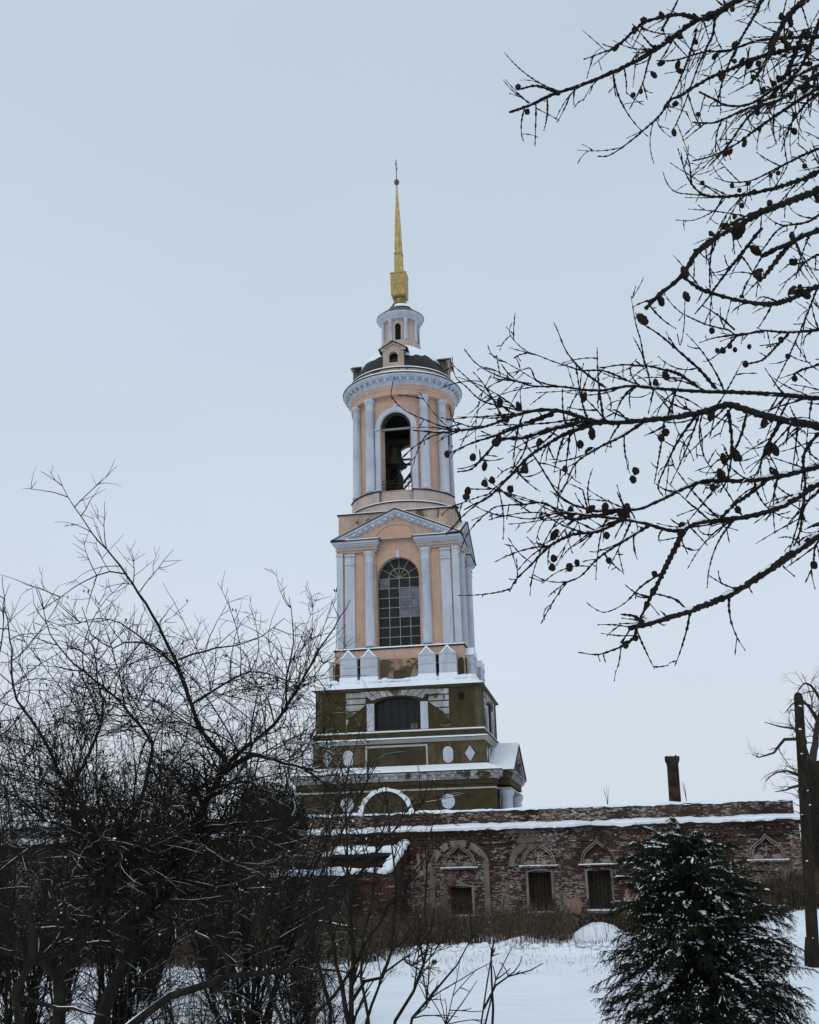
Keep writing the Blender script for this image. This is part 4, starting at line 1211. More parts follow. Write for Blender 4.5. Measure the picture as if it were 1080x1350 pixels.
ground_tree('bare_tree', 'bare tree nearest the left edge with two forking stems leaning left', [
    ([(70, 1420), (78, 1350), (78, 1285), (91, 1267), (111, 1228), (130, 1187), (140, 1168), (150, 1135), (160, 1110)], 10.4, 10.8, .08, .030, .3, 'root'),
    ([(140, 1150), (124, 1104), (111, 1073), (91, 1039), (69, 999), (51, 964), (30, 936), (18, 904), (14, 843), (9, 816), (3, 760)], 10.8, 11.4, .024, .003, .05, ''),
    ([(160, 1110), (190, 1040), (201, 982), (185, 959), (162, 931), (139, 908), (111, 885), (86, 864), (67, 837), (56, 804), (47, 775)], 10.8, 10.2, .022, .003, .1, ''),
    ([(78, 1290), (50, 1262), (10, 1255), (-30, 1240)], 10.5, 10, .045, .012, .1, ''),
    ([(115, 1115), (150, 1110), (190, 1118)], 10.8, 10.2, .02, .006, .1, ''),
    ([(0, 960), (-10, 900), (2, 850), (5, 800)], 11.0, 11.2, .016, .004, .05, ''),
    ([(91, 1039), (120, 990), (135, 940), (128, 890), (120, 845)], 10.8, 11.4, .02, .004, .05, ''),
    ([(120, 1100), (60, 1080), (20, 1050), (-20, 1040)], 10.8, 10.2, .02, .006, .1, ''),
    ], CF, 22, 11, .30, .03)
ground_tree('bare_tree', 'low crooked bare tree in the bottom left corner with a long limb reaching right', [
    ([(30, 1420), (26, 1350), (18, 1311), (39, 1272), (45, 1230), (30, 1190)], 8.4, 8.8, .06, .02, .2, 'root'),
    ([(100, 1400), (150, 1372), (200, 1332), (226, 1314), (278, 1295), (298, 1288), (330, 1285), (368, 1280), (385, 1262), (402, 1236), (433, 1197), (470, 1158), (520, 1095), (548, 1052)], 8.6, 9.4, .040, .005, .02, ''),
    ([(368, 1280), (407, 1282), (450, 1280), (480, 1290)], 9.2, 9.0, .018, .006, .1, ''),
    ([(298, 1288), (298, 1262), (270, 1235), (220, 1215)], 8.9, 9.6, .02, .006, .1, ''),
    ([(20, 1311), (60, 1325), (95, 1330), (140, 1340)], 8.7, 8.2, .02, .006, .1, ''),
    ], CF2, 23, 9, .12, .03)
# multi-stemmed bush, bottom centre
ground_tree('bare_bush', 'many-stemmed leafless bush at the bottom centre, thin stems crossing the brick wall', [
    ([(462, 1390), (462, 1350), (464, 1302), (464, 1269), (462, 1213), (458, 1160), (457, 1080), (450, 1010)], 7.0, 7.3, .030, .004, .3, 'root'),
    ([(462, 1360), (450, 1300), (440, 1240), (432, 1180), (430, 1110), (428, 1050)], 7.0, 7.6, .018, .003, .3, ''),
    ([(464, 1320), (480, 1295), (502, 1287), (515, 1253), (518, 1213), (521, 1169), (516, 1100), (508, 1030)], 7.0, 7.1, .013, .003, .2, ''),
    ([(470, 1390), (498, 1302), (502, 1287), (530, 1262), (544, 1273), (565, 1258)], 7.0, 6.7, .012, .003, .3, ''),
    ([(515, 1390), (522, 1344), (544, 1307), (558, 1275), (564, 1247), (562, 1200), (562, 1151), (555, 1095)], 6.6, 6.9, .012, .003, .25, ''),
    ([(535, 1390), (544, 1344), (564, 1318), (587, 1291), (600, 1275), (622, 1240), (640, 1205)], 6.5, 6.3, .010, .002, .25, ''),
    ([(560, 1390), (587, 1349), (609, 1320), (629, 1293)], 6.4, 6.3, .006, .0018, .2, ''),
    ([(430, 1390), (436, 1330), (420, 1280), (410, 1230), (418, 1170), (440, 1120), (470, 1060), (500, 1000)], 7.2, 7.6, .016, .003, .25, ''),
    ([(400, 1390), (415, 1340), (440, 1310), (470, 1270), (500, 1215), (545, 1150), (590, 1105)], 7.2, 7.0, .014, .003, .3, ''),
    ([(380, 1390), (370, 1340), (350, 1290), (345, 1230), (360, 1170)], 7.5, 7.8, .016, .003, .2, ''),
    ([(490, 1390), (485, 1340), (478, 1290), (480, 1240), (492, 1190), (496, 1120), (520, 1060)], 6.9, 7.2, .012, .003, .25, ''),
    ], [(4.2, .42, 36, .35, .5), (4.5, .20, 40, .2, .6), (3, .1, 40, .1, .7)], 24, 7, .05, .02, None, 'bush')
ground_tree('bare_sapling', 'slender twin-stemmed sapling standing alone in the snow right of the bush', [
    ([(630, 1400), (634, 1347), (643, 1291), (648, 1262), (651, 1246)], 5.6, 5.7, .009, .003, .4, 'root'),
    ([(647, 1400), (648, 1330), (650, 1290), (648, 1262), (652, 1240)], 5.7, 5.6, .008, .003, .4, ''),
    ([(638, 1330), (653, 1302), (668, 1288), (700, 1277), (716, 1270)], 5.6, 5.8, .006, .002, .4, ''),
    ([(640, 1350), (655, 1290), (672, 1255)], 5.6, 5.4, .005, .002, .4, ''),
    ], [(3, .12, 38, .3, .6), (3, .06, 40, .1, .7)], 25, 5.6, .05, 0, None, 'sapling')
# ---- generic many-stemmed thicket shrubs ------------------------------------
def shrub_proto(name, label, seed, h, nst, dense, group, snowp=.22):
    t = thing(name, label, 'bush', (0, 0, 0), 0, group)
    T_ = Tree((0, 0, 0), seed, (5, 3, 3), snowp)
    for i in range(nst):
        a = T_.r.uniform(0, 2*pi); le = T_.r.uniform(.15, .75); hh = h*T_.r.uniform(.55, 1.0)
        r_ = T_.r.uniform(0, .5)
        pts = [Vector((cos(a)*r_*.3, sin(a)*r_*.3, -.1))]
        for j in range(1, 6):
            u = j/5
            pts.append(Vector((cos(a)*(r_*.3+le*h*.5*u**1.4)+T_.r.gauss(0, .07), sin(a)*(r_*.3+le*h*.5*u**1.4)+T_.r.gauss(0, .07), hh*u)))
        p, rad = T_.limb(pts, (.02 if h < 4 else .026), .004, step=.25)
        T_.sprout(p, rad, [(dense, 1.15, 40, .22, .5), (dense*1.2, .50, 44, .12, .6)], 0, .12, 1)
    T_.finish(t, 'bark'); return t
def dup(root, loc, rz, sc=1, label=None):
    r = root.copy(); COL.objects.link(r); r.location = loc; r.rotation_euler = (0, 0, rz); r.scale = (sc, sc, sc)
    if label: r['label'] = label
    for c in list(root.children):
        k = c.copy(); COL.objects.link(k); k.parent = r
    return r
G1 = 'tangled leafless shrubs between the trees and the wall'
pa = shrub_proto('leafless_shrub', '', 31, 5.0, 17, 2.9, G1)
pb = shrub_proto('leafless_shrub', '', 32, 3.0, 18, 3.4, G1)
spots = [  # px, dist, scale, proto, label
    (40, 16, 1.0, pa, 'tangled leafless shrub at the far left, behind the forked tree'),
    (165, 17, 1.08, pa, 'tangled leafless shrub between the two leaning trunks'),
    (325, 16, 1.05, pa, 'tangled leafless shrub under the snow-topped branch left of the tower'),
    (395, 22, 1.0, pa, 'tangled leafless shrub hiding the left corner of the ruined lean-to'),
    (90, 27, 1.25, pa, 'tangled leafless shrub far back on the left, before the hidden part of the wall'),
    (290, 30, 1.3, pa, 'tangled leafless shrub far back before the wall, left of the ruined lean-to'),
    (200, 28, 1.3, pa, 'tangled leafless shrub far back, seen between the trunks in the left third'),
    (0, 31, 1.4, pa, 'tangled leafless shrub farthest left, cut by the photo edge'),
    (250, 12, .62, pb, 'low tangled shrub at the bottom, under the big diagonal limb'),
    (420, 16, .75, pb, 'low tangled shrub beside the foot of the thin-stemmed bush'),
]
seen = set()
for px, ds, sc, pr, lb in spots:
    q = at(px, 1200, ds); loc = (q.x, q.y, gz(q.x, q.y)-.1)
    if pr.name not in seen:
        seen.add(pr.name); pr.location = loc; pr.scale = (sc,)*3; pr['label'] = lb
    else: dup(pr, loc, rng.uniform(0, 6.28), sc, lb)

# dense round dark bush rising above the wall line beside the tower foot
def dense_bush():
    q = at(352, 1040, 42); t = thing('dense_dark_bush', 'dense rounded dark bush rising above the wall left of the tower foot', 'bush', (q.x, 42, gz(q.x, 42)))
    r = random.Random(8); m = MB(); H = q.z-gz(q.x, 42)+.25
    for i in range(11000):
        u = r.random(); v = r.uniform(-1, 1); a = r.uniform(0, 2*pi); rr = r.random()**.4
        c = Vector((1.65*rr*sqrt(1-v*v)*cos(a), 1.2*rr*sqrt(1-v*v)*sin(a), H-1.5+1.5*rr*v*(1+.1*sin(a*3))))
        d = Vector((r.gauss(0, 1), r.gauss(0, 1), r.gauss(.6, 1))).normalized()
        L = r.uniform(.12, .3); s_ = d.orthogonal().normalized()*.02
        e = c+d*L
        m.add([tuple(c-s_), tuple(c+s_), tuple(e)], [(0, 1, 2)])
        m.add([tuple(c+s_*.3+d*.03), tuple(c+s_.cross(d)*1.2), tuple(e)], [(0, 1, 2)])
    m.build('crown', M['needle'], t)
    k = MB(); k.tube([(0, 0, -.2), (.1, 0, H*.4), (0, 0, H-1)], [.1, .08, .04], 6)
    for i in range(40):
        a = r.uniform(0, 2*pi); z = r.uniform(.8, H-.6)
        k.tube([(0, 0, z*.8), (cos(a)*.8, sin(a)*.7, z+.2), (cos(a)*1.4, sin(a)*1.0, z+.5)], [.03, .02, .01], 4)
    k.build('stem', M['bark'], t)
dense_bush()

# ---- far tree behind the pole on the right --------------------------------
def far_tree():
    D = 62; base_ = at(1082, 1120, D); g_ = -3.4
    t = thing('broad_bare_tree', 'large bare tree with a thick broken trunk beyond the right end of the wall', 'tree', (base_.x, D, g_))
    T_ = Tree((base_.x, D, g_), 41, (8, 4, 3), .06)
    G = lambda l, d0=D, d1=D: px_path(l, d0, d1)
    p, r = T_.limb([Vector((base_.x, D, g_-.2))]+G([(1077, 1120), (1072, 1060), (1068, 1010)]), .62, .45, step=.8)
    for l, r0, lo in (
        ([(1068, 1020), (1058, 1000), (1052, 975), (1035, 975), (1020, 992), (1000, 998), (993, 995)], .17, .3),
        ([(1070, 1015), (1062, 985), (1058, 965), (1030, 958), (1008, 952)], .15, .3),
        ([(1070, 1040), (1055, 1035), (1035, 1042), (1022, 1044)], .12, .2),
        ([(1070, 1010), (1078, 960), (1088, 915), (1094, 880), (1090, 860)], .24, .1),
        ([(1080, 955), (1065, 930), (1050, 925), (1035, 940)], .12, .2),
        ([(1085, 930), (1070, 905), (1060, 902), (1050, 915)], .10, .2),
        ([(1068, 1040), (1050, 1020), (1025, 1018), (1010, 1030)], .10, .2),
        ([(1085, 1000), (1110, 960), (1140, 920), (1170, 900)], .25, .1)):
        p, r = T_.limb(G(l, D, D+T_.r.uniform(-3, 3)), r0, .02, step=.4, wob=.03)
        T_.sprout(p, r, [(1.0, 2.0, 46, .10, .4), (1.5, 1.0, 44, .06, .6), (1.4, .5, 42, .0, .6)], 0, lo)
    T_.finish(t, 'farbark')
far_tree()
def snag():
    D = 52; q = at(1063, 1045, D); t = thing('broken_trunk', 'thick dark broken-off trunk standing just behind the wooden pole', 'tree trunk', (q.x, D, -3.4))
    r = random.Random(3); m = MB(); tp = at(1064, 1003, D)
    P_ = [Vector((0, 0, -.2)), Vector((.0, 0, 2.5)), Vector((.05, 0, 4.5)), Vector((tp.x-q.x, 0, tp.z+3.4-.5)), Vector((tp.x-q.x+.05, 0, tp.z+3.4))]
    m.tube(P_, [.5, .46, .43, .38, .2], 12); m.build('trunk', M['bark'], t)
    m = MB()
    for i in range(60):
        z = r.uniform(3.2, tp.z+3.3); a = r.uniform(0, 2*pi)
        m.tube([(0, 0, z-.3), (cos(a)*.6, sin(a)*.6, z), (cos(a)*(.7+r.random()*.5), sin(a)*.9, z+r.uniform(-.1, .5))], [.03, .02, .008], 3)
    m.build('stub_twigs', M['bark'], t)
snag()
t2, _ = pole('second_utility_pole', 1079, 1003, 36, -3.4, -.2, .17, .15, 'second dark wooden pole at the very right edge, half cut by the photo edge')
t2.name = 'utility_pole'

# ---- snowy evergreen in front of the wall ---------------------------------
def evergreen():
    D = 14.0; r = random.Random(77)
    top = at(895, 1112, D); b = at(935, 1350, D); gx = b.x+.03; g_ = gz(gx, D)
    t = thing('snowy_evergreen', 'dark bushy young evergreen flecked with snow in front of the brick wall', 'evergreen tree', (gx, D, g_))
    o = Vector((gx, D, g_)); H = top.z-g_; dx = top.x-gx
    tr = MB(); nd = MB(); sn = MB(); bo = MB()
    axis = lambda z: Vector((dx*(z/H)**1.2, 0, z))
    tr.tube([axis(H*i/8) for i in range(9)], [.06*(1-i/8.4) for i in range(9)], 7)
    def hw(z):  # crown half width by height from the photo outline
        zz = z+g_
        tab = [(-3.2, 1.5), (-2.2, 1.25), (-1.55, 1.10), (-1.0, 1.08), (-.7, .95), (-.45, .84), (-.15, .66), (.1, .47), (.35, .28), (.55, .12)]
        for (a, x), (c, y) in zip(tab, tab[1:]):
            if a <= zz <= c: return x+(y-x)*(zz-a)/(c-a)
        return .06 if zz > .5 else 1.5
    def spray(c, d, L, nn, wid=.034):
        # a curved, drooping tuft: two bent halves
        d = d.normalized(); nn = nn//2
        spray1(c, d, L*.55, nn, wid); c2 = c+d*(L*.5); d2 = (d+Vector((0, 0, -.55))).normalized(); spray1(c2, d2, L*.5, nn, wid*.9)
    def spray1(c, d, L, nn, wid):
        d = d.normalized(); s1 = d.orthogonal().normalized(); s2 = d.cross(s1)
        e = c+d*L; k = s1*.004; nd.add([tuple(c-k), tuple(c+k), tuple(e)], [(0, 1, 2)])
        for i in range(nn):
            u = (i+r.random())/nn; a = r.uniform(0, 2*pi); w = s1*cos(a)+s2*sin(a)
            q = c+d*(L*u); tip = q+(w*.8+d*.75).normalized()*wid*r.uniform(.7, 1.2)
            b_ = d.cross(w)*.0058
            nd.add([tuple(q-b_), tuple(q+b_), tuple(tip)], [(0, 1, 2)])
    N = 560
    for i in range(N):
        u = (i+r.random())/N; z = .2+(H-.25)*u**1.05+r.gauss(0, .06); a = r.uniform(0, 2*pi)
        Lb = hw(z)*r.choice([r.uniform(.55, .9), r.uniform(.85, 1.12), r.uniform(.95, 1.12)])*(1+.34*noise.noise(Vector((cos(a)*1.6, sin(a)*1.6, z*2.2))))+.02
        el = r.uniform(.05, .95)+(.2 if u > .85 else 0)
        if u > .80 and r.random() < .45: continue
        dr = Vector((cos(a)*cos(el), sin(a)*cos(el), sin(el)))
        st = axis(z); pts = [st]; cur = dr; n = 7
        for j in range(n):
            cur = (cur+Vector((r.gauss(0, .06), r.gauss(0, .06), -.13))).normalized(); pts.append(pts[-1]+cur*(Lb/n))
        bo.tube(pts, [.012*(1-j/8.5)+.002 for j in range(n+1)], 3)
        for j in range(1, n+1):
            for q in range(6 if j > 2 else 4):
                c = pts[j-1].lerp(pts[j], r.random()); f = (pts[j]-pts[j-1]).normalized()
                side = Vector((-f.y, f.x, 0))*(1 if r.random() < .5 else -1)
                d = (f*.8+side*r.uniform(.2, 1.1)+Vector((0, 0, r.uniform(-.75, .25))))
                spray(c, d, r.uniform(.09, .20), 16)
        spray(pts[-1], cur, .12, 12)
        if r.random() < .30 and n > 4:     # soft clump of snow lying along the bough
            j0 = r.randint(3, n-1)
            for q in range(7):
                c = pts[j0-1].lerp(pts[j0+1] if j0+1 <= n else pts[j0], q/7)+Vector((r.gauss(0, .012), r.gauss(0, .012), .016))
                sn.blob(c, r.uniform(.018, .034), r.uniform(.014, .024), r.uniform(.008, .013), r, 7, 5, .35)
        if r.random() < .9:
            for _ in range(r.randint(5, 14)):
                j = r.randint(3, n-1); f = (pts[j+1]-pts[j]); c = pts[j].lerp(pts[j+1], r.random())+Vector((r.gauss(0, .035), r.gauss(0, .035), .022))
                big = r.random() < .16
                sn.blob(c, r.uniform(.006, .024)*(2.0 if big else 1), r.uniform(.003, .007)*(2.0 if big else 1), r.uniform(.003, .006)*(1.5 if big else 1), r, 7, 5, .55, f+Vector((r.gauss(0, .06), r.gauss(0, .06), r.gauss(-.01, .05))))
    tr.build('trunk', M['bark'], t); bo.build('boughs', M['bark'], t); nd.build('needles', M['needle'], t); sn.build('snow', M['snow'], t, True)
evergreen()

# ---- larch leaning in from the right ----------------------------------------
def larch():
    r = random.Random(99); TX, TY = 4.0, 5.2; g_ = gz(TX, TY)
    t = thing('larch_tree', 'larch with knobbly cone-laden branches reaching in from the upper right', 'larch tree', (TX, TY, g_))
    o = Vector((TX, TY, g_)); tr = MB(); br = MB(); tw = MB(); sn = MB()
    tr.tube([Vector((0, 0, -.1)), Vector((.02, 0, 2)), Vector((-.03, .03, 4.5)), Vector((0, 0, 7.5)), Vector((0, 0, 10))], [.22, .19, .16, .11, .05], 14)
    def knob(pts, r0, r1, n, mb, step=.011, amp=.9, snowp=.12):
        p = smooth_path(pts, step); L = len(p); rad = []
        nx = r.randint(1, 4)
        for i in range(L):
            b = r0+(r1-r0)*i/(L-1)
            p[i] = p[i]+Vector((r.gauss(0, 1), r.gauss(0, 1), r.gauss(0, 1)))*(b*.10)
            if i >= nx: rad.append(b*(1+amp*r.uniform(.5, 1.1))+.0008); nx = i+r.randint(2, 4)
            else: rad.append(b)
        mb.tube([q-o for q in p], rad, n); snow_cap(sn, [q-o for q in p], [min(a, r0)*1.12 for a in rad], r, snowp, .86)
        return p, rad
    def twigs(p, rad, dens, length, down, lvl=0, lo=.05):
        tot = sum((p[i+1]-p[i]).length for i in range(len(p)-1))
        for _ in range(int(tot*dens+r.random())):
            i = min(len(p)-2, int((lo+(1-lo)*r.random())*(len(p)-1))); tt = (p[i+1]-p[i])
            if tt.length < 1e-6: continue
            tt.normalize(); s_ = tt.orthogonal().normalized(); s_.rotate(Matrix.Rotation(r.uniform(0, 2*pi), 3, tt))
            a = radians(r.gauss(54, 16)); d = tt*cos(a)+s_*sin(a)+Vector((-.12, 0, -down*r.uniform(.2, 1.3)+(.5 if r.random() < .22 else 0))); d.normalize()
            Ln = length*r.uniform(.3, 1.35); q = p[i]; pts = [q]; n = 5; bd = Vector((r.gauss(0, .08), r.gauss(0, .08), r.gauss(-.02, .12)))
            for j in range(n):
                d = (d+bd).normalized(); pts.append(pts[-1]+d*(Ln/n))
            r0 = max(.0024, min(.0046, rad[i]*.55))
            pp, rr = knob(pts, r0, .0014, 4, tw, .012, .8, .03)
            if lvl < 1 and Ln > length*.6: twigs(pp, rr, 5.5, length*.45, down*.5, lvl+1)
    D0, D1 = 4.9, 4.3
    B_ = [ # px polyline from tree to tip, r0, r1, twig density, twig length, depth shift
     ([(1130,-60),(1040,-30),(974,0),(947,15),(913,30),(872,60),(835,82),(780,107),(728,125),(700,138),(672,148)], .020,.0055,3.0,.20,0),
     ([(738,124),(722,117),(705,113),(684,118)], .006,.003,1,.05,0),
     ([(1120,50),(1080,48),(1042,50),(1002,53),(958,67),(930,68),(891,79),(866,80)], .013,.003,7,.22,.25),
     ([(960,10),(930,25),(899,19),(874,22),(846,32),(815,60),(792,70),(770,78)], .009,.0025,2.5,.15,-.1),
     ([(1060,60),(1002,75),(969,89),(933,104),(899,125),(883,133),(869,153),(835,183),(805,204),(788,206)], .009,.0022,2.0,.12,.1),
     ([(943,20),(940,45),(931,64),(919,92),(902,139),(890,167)], .005,.002,1.5,.1,0),
     ([(918,38),(916,50),(902,92),(885,128),(875,140)], .005,.002,1.5,.1,0),
     ([(862,66),(856,78),(847,111),(836,133),(830,144)], .004,.002,1,.06,0),
     ([(872,40),(888,12),(900,-15)], .005,.004,1,.1,0),
     ([(1130,70),(1080,86),(1030,111),(991,136),(960,139),(940,130),(922,121)], .013,.004,7,.22,.1),
     ([(1130,75),(1080,97),(1030,130),(988,142),(947,160),(930,162),(913,161)], .010,.003,7,.2,-.2),
     ([(1120,90),(1052,133),(1002,167),(972,189),(940,205),(913,212)], .009,.0025,5,.16,.2),
     ([(1060,40),(1040,90),(1015,130),(986,155),(958,194),(935,219)], .009,.003,5,.16,.1),
     ([(1090,-20),(1040,20),(1010,80),(990,110)], .014,.006,9,.22,-.15),
     ([(1110,-40),(1080,30),(1060,80),(1035,120),(1010,150)], .012,.004,9,.22,.3),
     ([(1020,-40),(1000,10),(975,55),(955,100),(945,140)], .007,.003,5,.16,.4),
     ([(1100,120),(1075,125),(1045,160),(1030,200)], .006,.002,4,.16,.4),
     ([(1130,195),(1080,225),(1058,236),(1024,247),(991,255),(958,259),(930,257),(913,244),(902,222),(898,200)], .012,.0018,4.5,.16,.2),
     ([(930,257),(910,256),(891,253),(880,242),(874,226)], .0028,.0014,1,.06,.2),
     ([(950,258),(913,233),(895,222),(883,214)], .0028,.0014,1,.06,.2),
     ([(958,259),(941,278),(915,290),(891,290)], .0028,.0014,1,.06,.2),
     ([(1120,180),(1069,200),(1030,219),(1005,232),(986,239),(962,240),(942,234)], .007,.002,4,.14,.5),
     ([(1130,225),(1080,250),(1052,261),(1019,274),(986,286),(952,306),(919,333),(899,364),(872,386),(852,406)], .024,.008,1.6,.20,-.2),
     ([(1000,282),(975,296),(950,310),(930,326),(915,330)], .010,.006,1,.1,-.3),
     ([(899,364),(924,381),(947,389),(986,398),(1022,400),(1052,389),(1090,372)][::-1], .010,.006,1.8,.14,-.2),
     ([(1130,280),(1080,303),(1058,311),(1030,325),(1002,339)], .020,.010,2.4,.2,-.1),
     ([(1005,300),(985,325),(952,367),(932,395),(916,414)], .007,.003,2,.12,0),
     ([(1060,310),(1041,322),(1013,358),(1002,369)], .010,.007,2,.14,-.2),
     ([(1120,325),(1080,335),(1060,346),(1038,349)], .006,.003,3,.1,.2),
     ([(1130,430),(1080,435),(1038,438),(1006,436),(973,442),(960,435),(932,428),(905,416),(895,410)], .013,.002,5.5,.13,.1),
     ([(975,441),(950,444),(936,447),(922,452)], .004,.0015,1,.05,.1),
     ([(985,440),(973,442),(955,460),(935,475),(927,476)], .004,.0015,2,.07,.1),
     ([(969,435),(950,418),(935,408),(925,402)], .004,.0015,1,.06,.1),
     ([(1040,440),(1029,451),(1006,474),(983,480)], .006,.003,2,.08,.1),
     ([(1110,460),(1080,480),(1055,488),(1045,497)], .006,.003,5,.14,.2),
     ([(1140,520),(1080,525),(1027,520),(969,517),(923,516),(876,513),(830,509),(788,515),(742,510),(705,509),(680,502),(656,495),(629,480),(612,460)], .017,.0018,4.2,.20,0),
     ([(740,510),(720,506),(706,500),(700,486),(690,487),(672,492),(664,485)], .003,.0014,1,.05,0),
     ([(948,517),(925,490),(900,467),(868,440),(845,425),(838,412)], .006,.002,1.6,.12,.1),
     ([(920,510),(895,493),(870,486),(850,482),(820,481),(790,485)], .006,.002,1.6,.1,.1),
     ([(800,512),(770,490),(748,465),(735,435),(730,425)], .004,.0014,1.2,.12,0),
     ([(850,512),(800,490),(768,488),(740,480),(713,470),(690,460),(672,440),(675,425)], .004,.0014,1.5,.12,.1),
     ([(893,440),(897,455),(902,430),(903,400),(905,385)], .002,.0012,0,.1,.1),
     ([(850,480),(845,450),(838,425),(832,390)], .003,.0012,.5,.1,.1),
     ([(1140,580),(1080,562),(1038,555),(992,543),(960,534),(927,543),(888,550),(851,554),(815,557),(779,554),(751,545),(723,540),(691,544),(663,554),(636,563),(603,568),(580,570),(545,567)], .026,.0026,4.6,.22,-.15),
     ([(640,562),(602,566),(580,561),(565,555),(545,547),(530,538),(520,528),(516,520),(519,497)], .003,.0012,.6,.06,-.15),
     ([(700,544),(640,530),(615,510),(600,495),(596,470)], .003,.0012,.8,.08,-.1),
     ([(800,556),(756,559),(719,568),(691,577),(660,580),(640,600),(622,618),(603,622)], .010,.0022,5,.17,.1),
     ([(780,560),(740,575),(700,600),(670,630),(645,655),(625,665),(612,672)], .007,.0018,4,.14,-.1),
     ([(850,556),(820,575),(790,590),(760,610),(745,640),(733,655)], .006,.002,2.2,.12,.1),
     ([(730,545),(690,560),(650,575),(620,585),(592,598)], .008,.002,3,.12,0),
     ([(920,545),(895,580),(880,610),(868,640),(875,655)], .005,.002,2,.12,.1),
     ([(960,540),(965,580),(962,620),(950,650)], .006,.002,3,.12,.1),
     ([(985,545),(975,580),(958,610),(940,632)], .006,.002,3,.12,.1),
     ([(1030,556),(1010,590),(1000,620),(985,640)], .006,.002,3,.12,-.1),
     ([(1080,570),(1060,600),(1062,640),(1055,680),(1040,730)], .006,.002,4,.12,.1),
     ([(1140,600),(1080,615),(1052,622),(1011,631),(974,634),(932,634),(904,643),(876,657),(844,671),(815,672),(788,674),(770,670),(742,658),(724,633),(710,610),(691,582),(682,568)], .018,.002,3.6,.16,.1),
     ([(1140,620),(1080,638),(1038,664),(1001,678),(955,685),(923,689),(890,700),(850,690),(815,684),(780,680),(740,676),(700,684),(670,680)], .023,.002,4.4,.20,-.1),
     ([(830,679),(790,700),(755,705),(725,720),(700,745),(680,765),(672,780)], .007,.0018,6,.17,0),
     ([(1015,630),(990,650),(965,668),(950,685)], .007,.006,1.6,.1,0),
     ([(815,674),(785,680),(750,684),(720,664),(690,665),(655,668),(640,678),(622,686)], .006,.0015,4,.15,.1),
     ([(860,690),(820,715),(790,735),(765,760),(742,770),(737,785)], .005,.0018,4,.14,.1),
     ([(900,690),(897,708),(881,741),(866,772),(853,797),(841,825)], .010,.004,2.4,.14,-.1),
     ([(872,756),(847,772),(825,794),(800,807),(785,803),(773,794)], .0035,.0012,.8,.06,-.1),
     ([(905,803),(890,790),(865,783)], .004,.0028,.8,.05,-.1),
     ([(1140,670),(1080,706),(1054,723),(1029,741),(992,766),(954,788),(910,805),(866,819),(828,829)], .024,.009,1.3,.14,-.3),
     ([(850,821),(835,812),(819,810)], .005,.003,1,.05,-.3),
     ([(840,826),(836,840),(822,851),(800,860),(785,863),(762,860)], .005,.0013,3,.1,-.3),
     ([(819,853),(816,875),(812,885),(810,898)], .0022,.0011,.5,.05,-.3),
     ([(835,838),(815,838),(793,835)], .0022,.0011,.5,.05,-.3),
     ([(1090,640),(1062,665),(1055,700),(1040,735),(1032,745),(1048,760)], .005,.002,2.4,.1,-.2),
     ([(1110,690),(1078,715),(1072,745),(1062,768)], .005,.002,2.4,.1,-.2),
     ([(1100,340),(1078,380),(1062,420),(1040,470),(1020,510)], .005,.002,3,.16,.4),
     ([(1120,250),(1070,290),(1030,300),(1005,330)], .007,.003,5,.16,.4)]
    ALL = []
    for pts, r0, r1, dens, tl, dz in B_:
        n = len(pts); w3 = []
        for i, (x, y) in enumerate(pts):
            f = max(0, min(1, (1110-x)/560)); w3.append(at(x, y, D0+(D1-D0)*f+dz*.6+.05*sin(i*1.7)))
        if pts[0][0] >= 1100 and r0 > .012:   # carry the limb back to the trunk
            a = w3[0]; tp = Vector((TX, TY, a.z+.45)); w3 = [tp, tp.lerp(a, .5)+Vector((0, 0, .05))]+w3
        p, rad = knob(w3, r0*1.3, r1*1.1, 6 if r0 > .008 else 4, br, .014, .32 if r0 > .012 else .6, .34 if r0 > .009 else .07)
        ALL.extend([q-o for q in p[::3]])
        if dens: twigs(p, rad, dens*(3.7 if dens < 5 else 2.2), tl*(1.5 if dens < 5 else 1.15), .42)
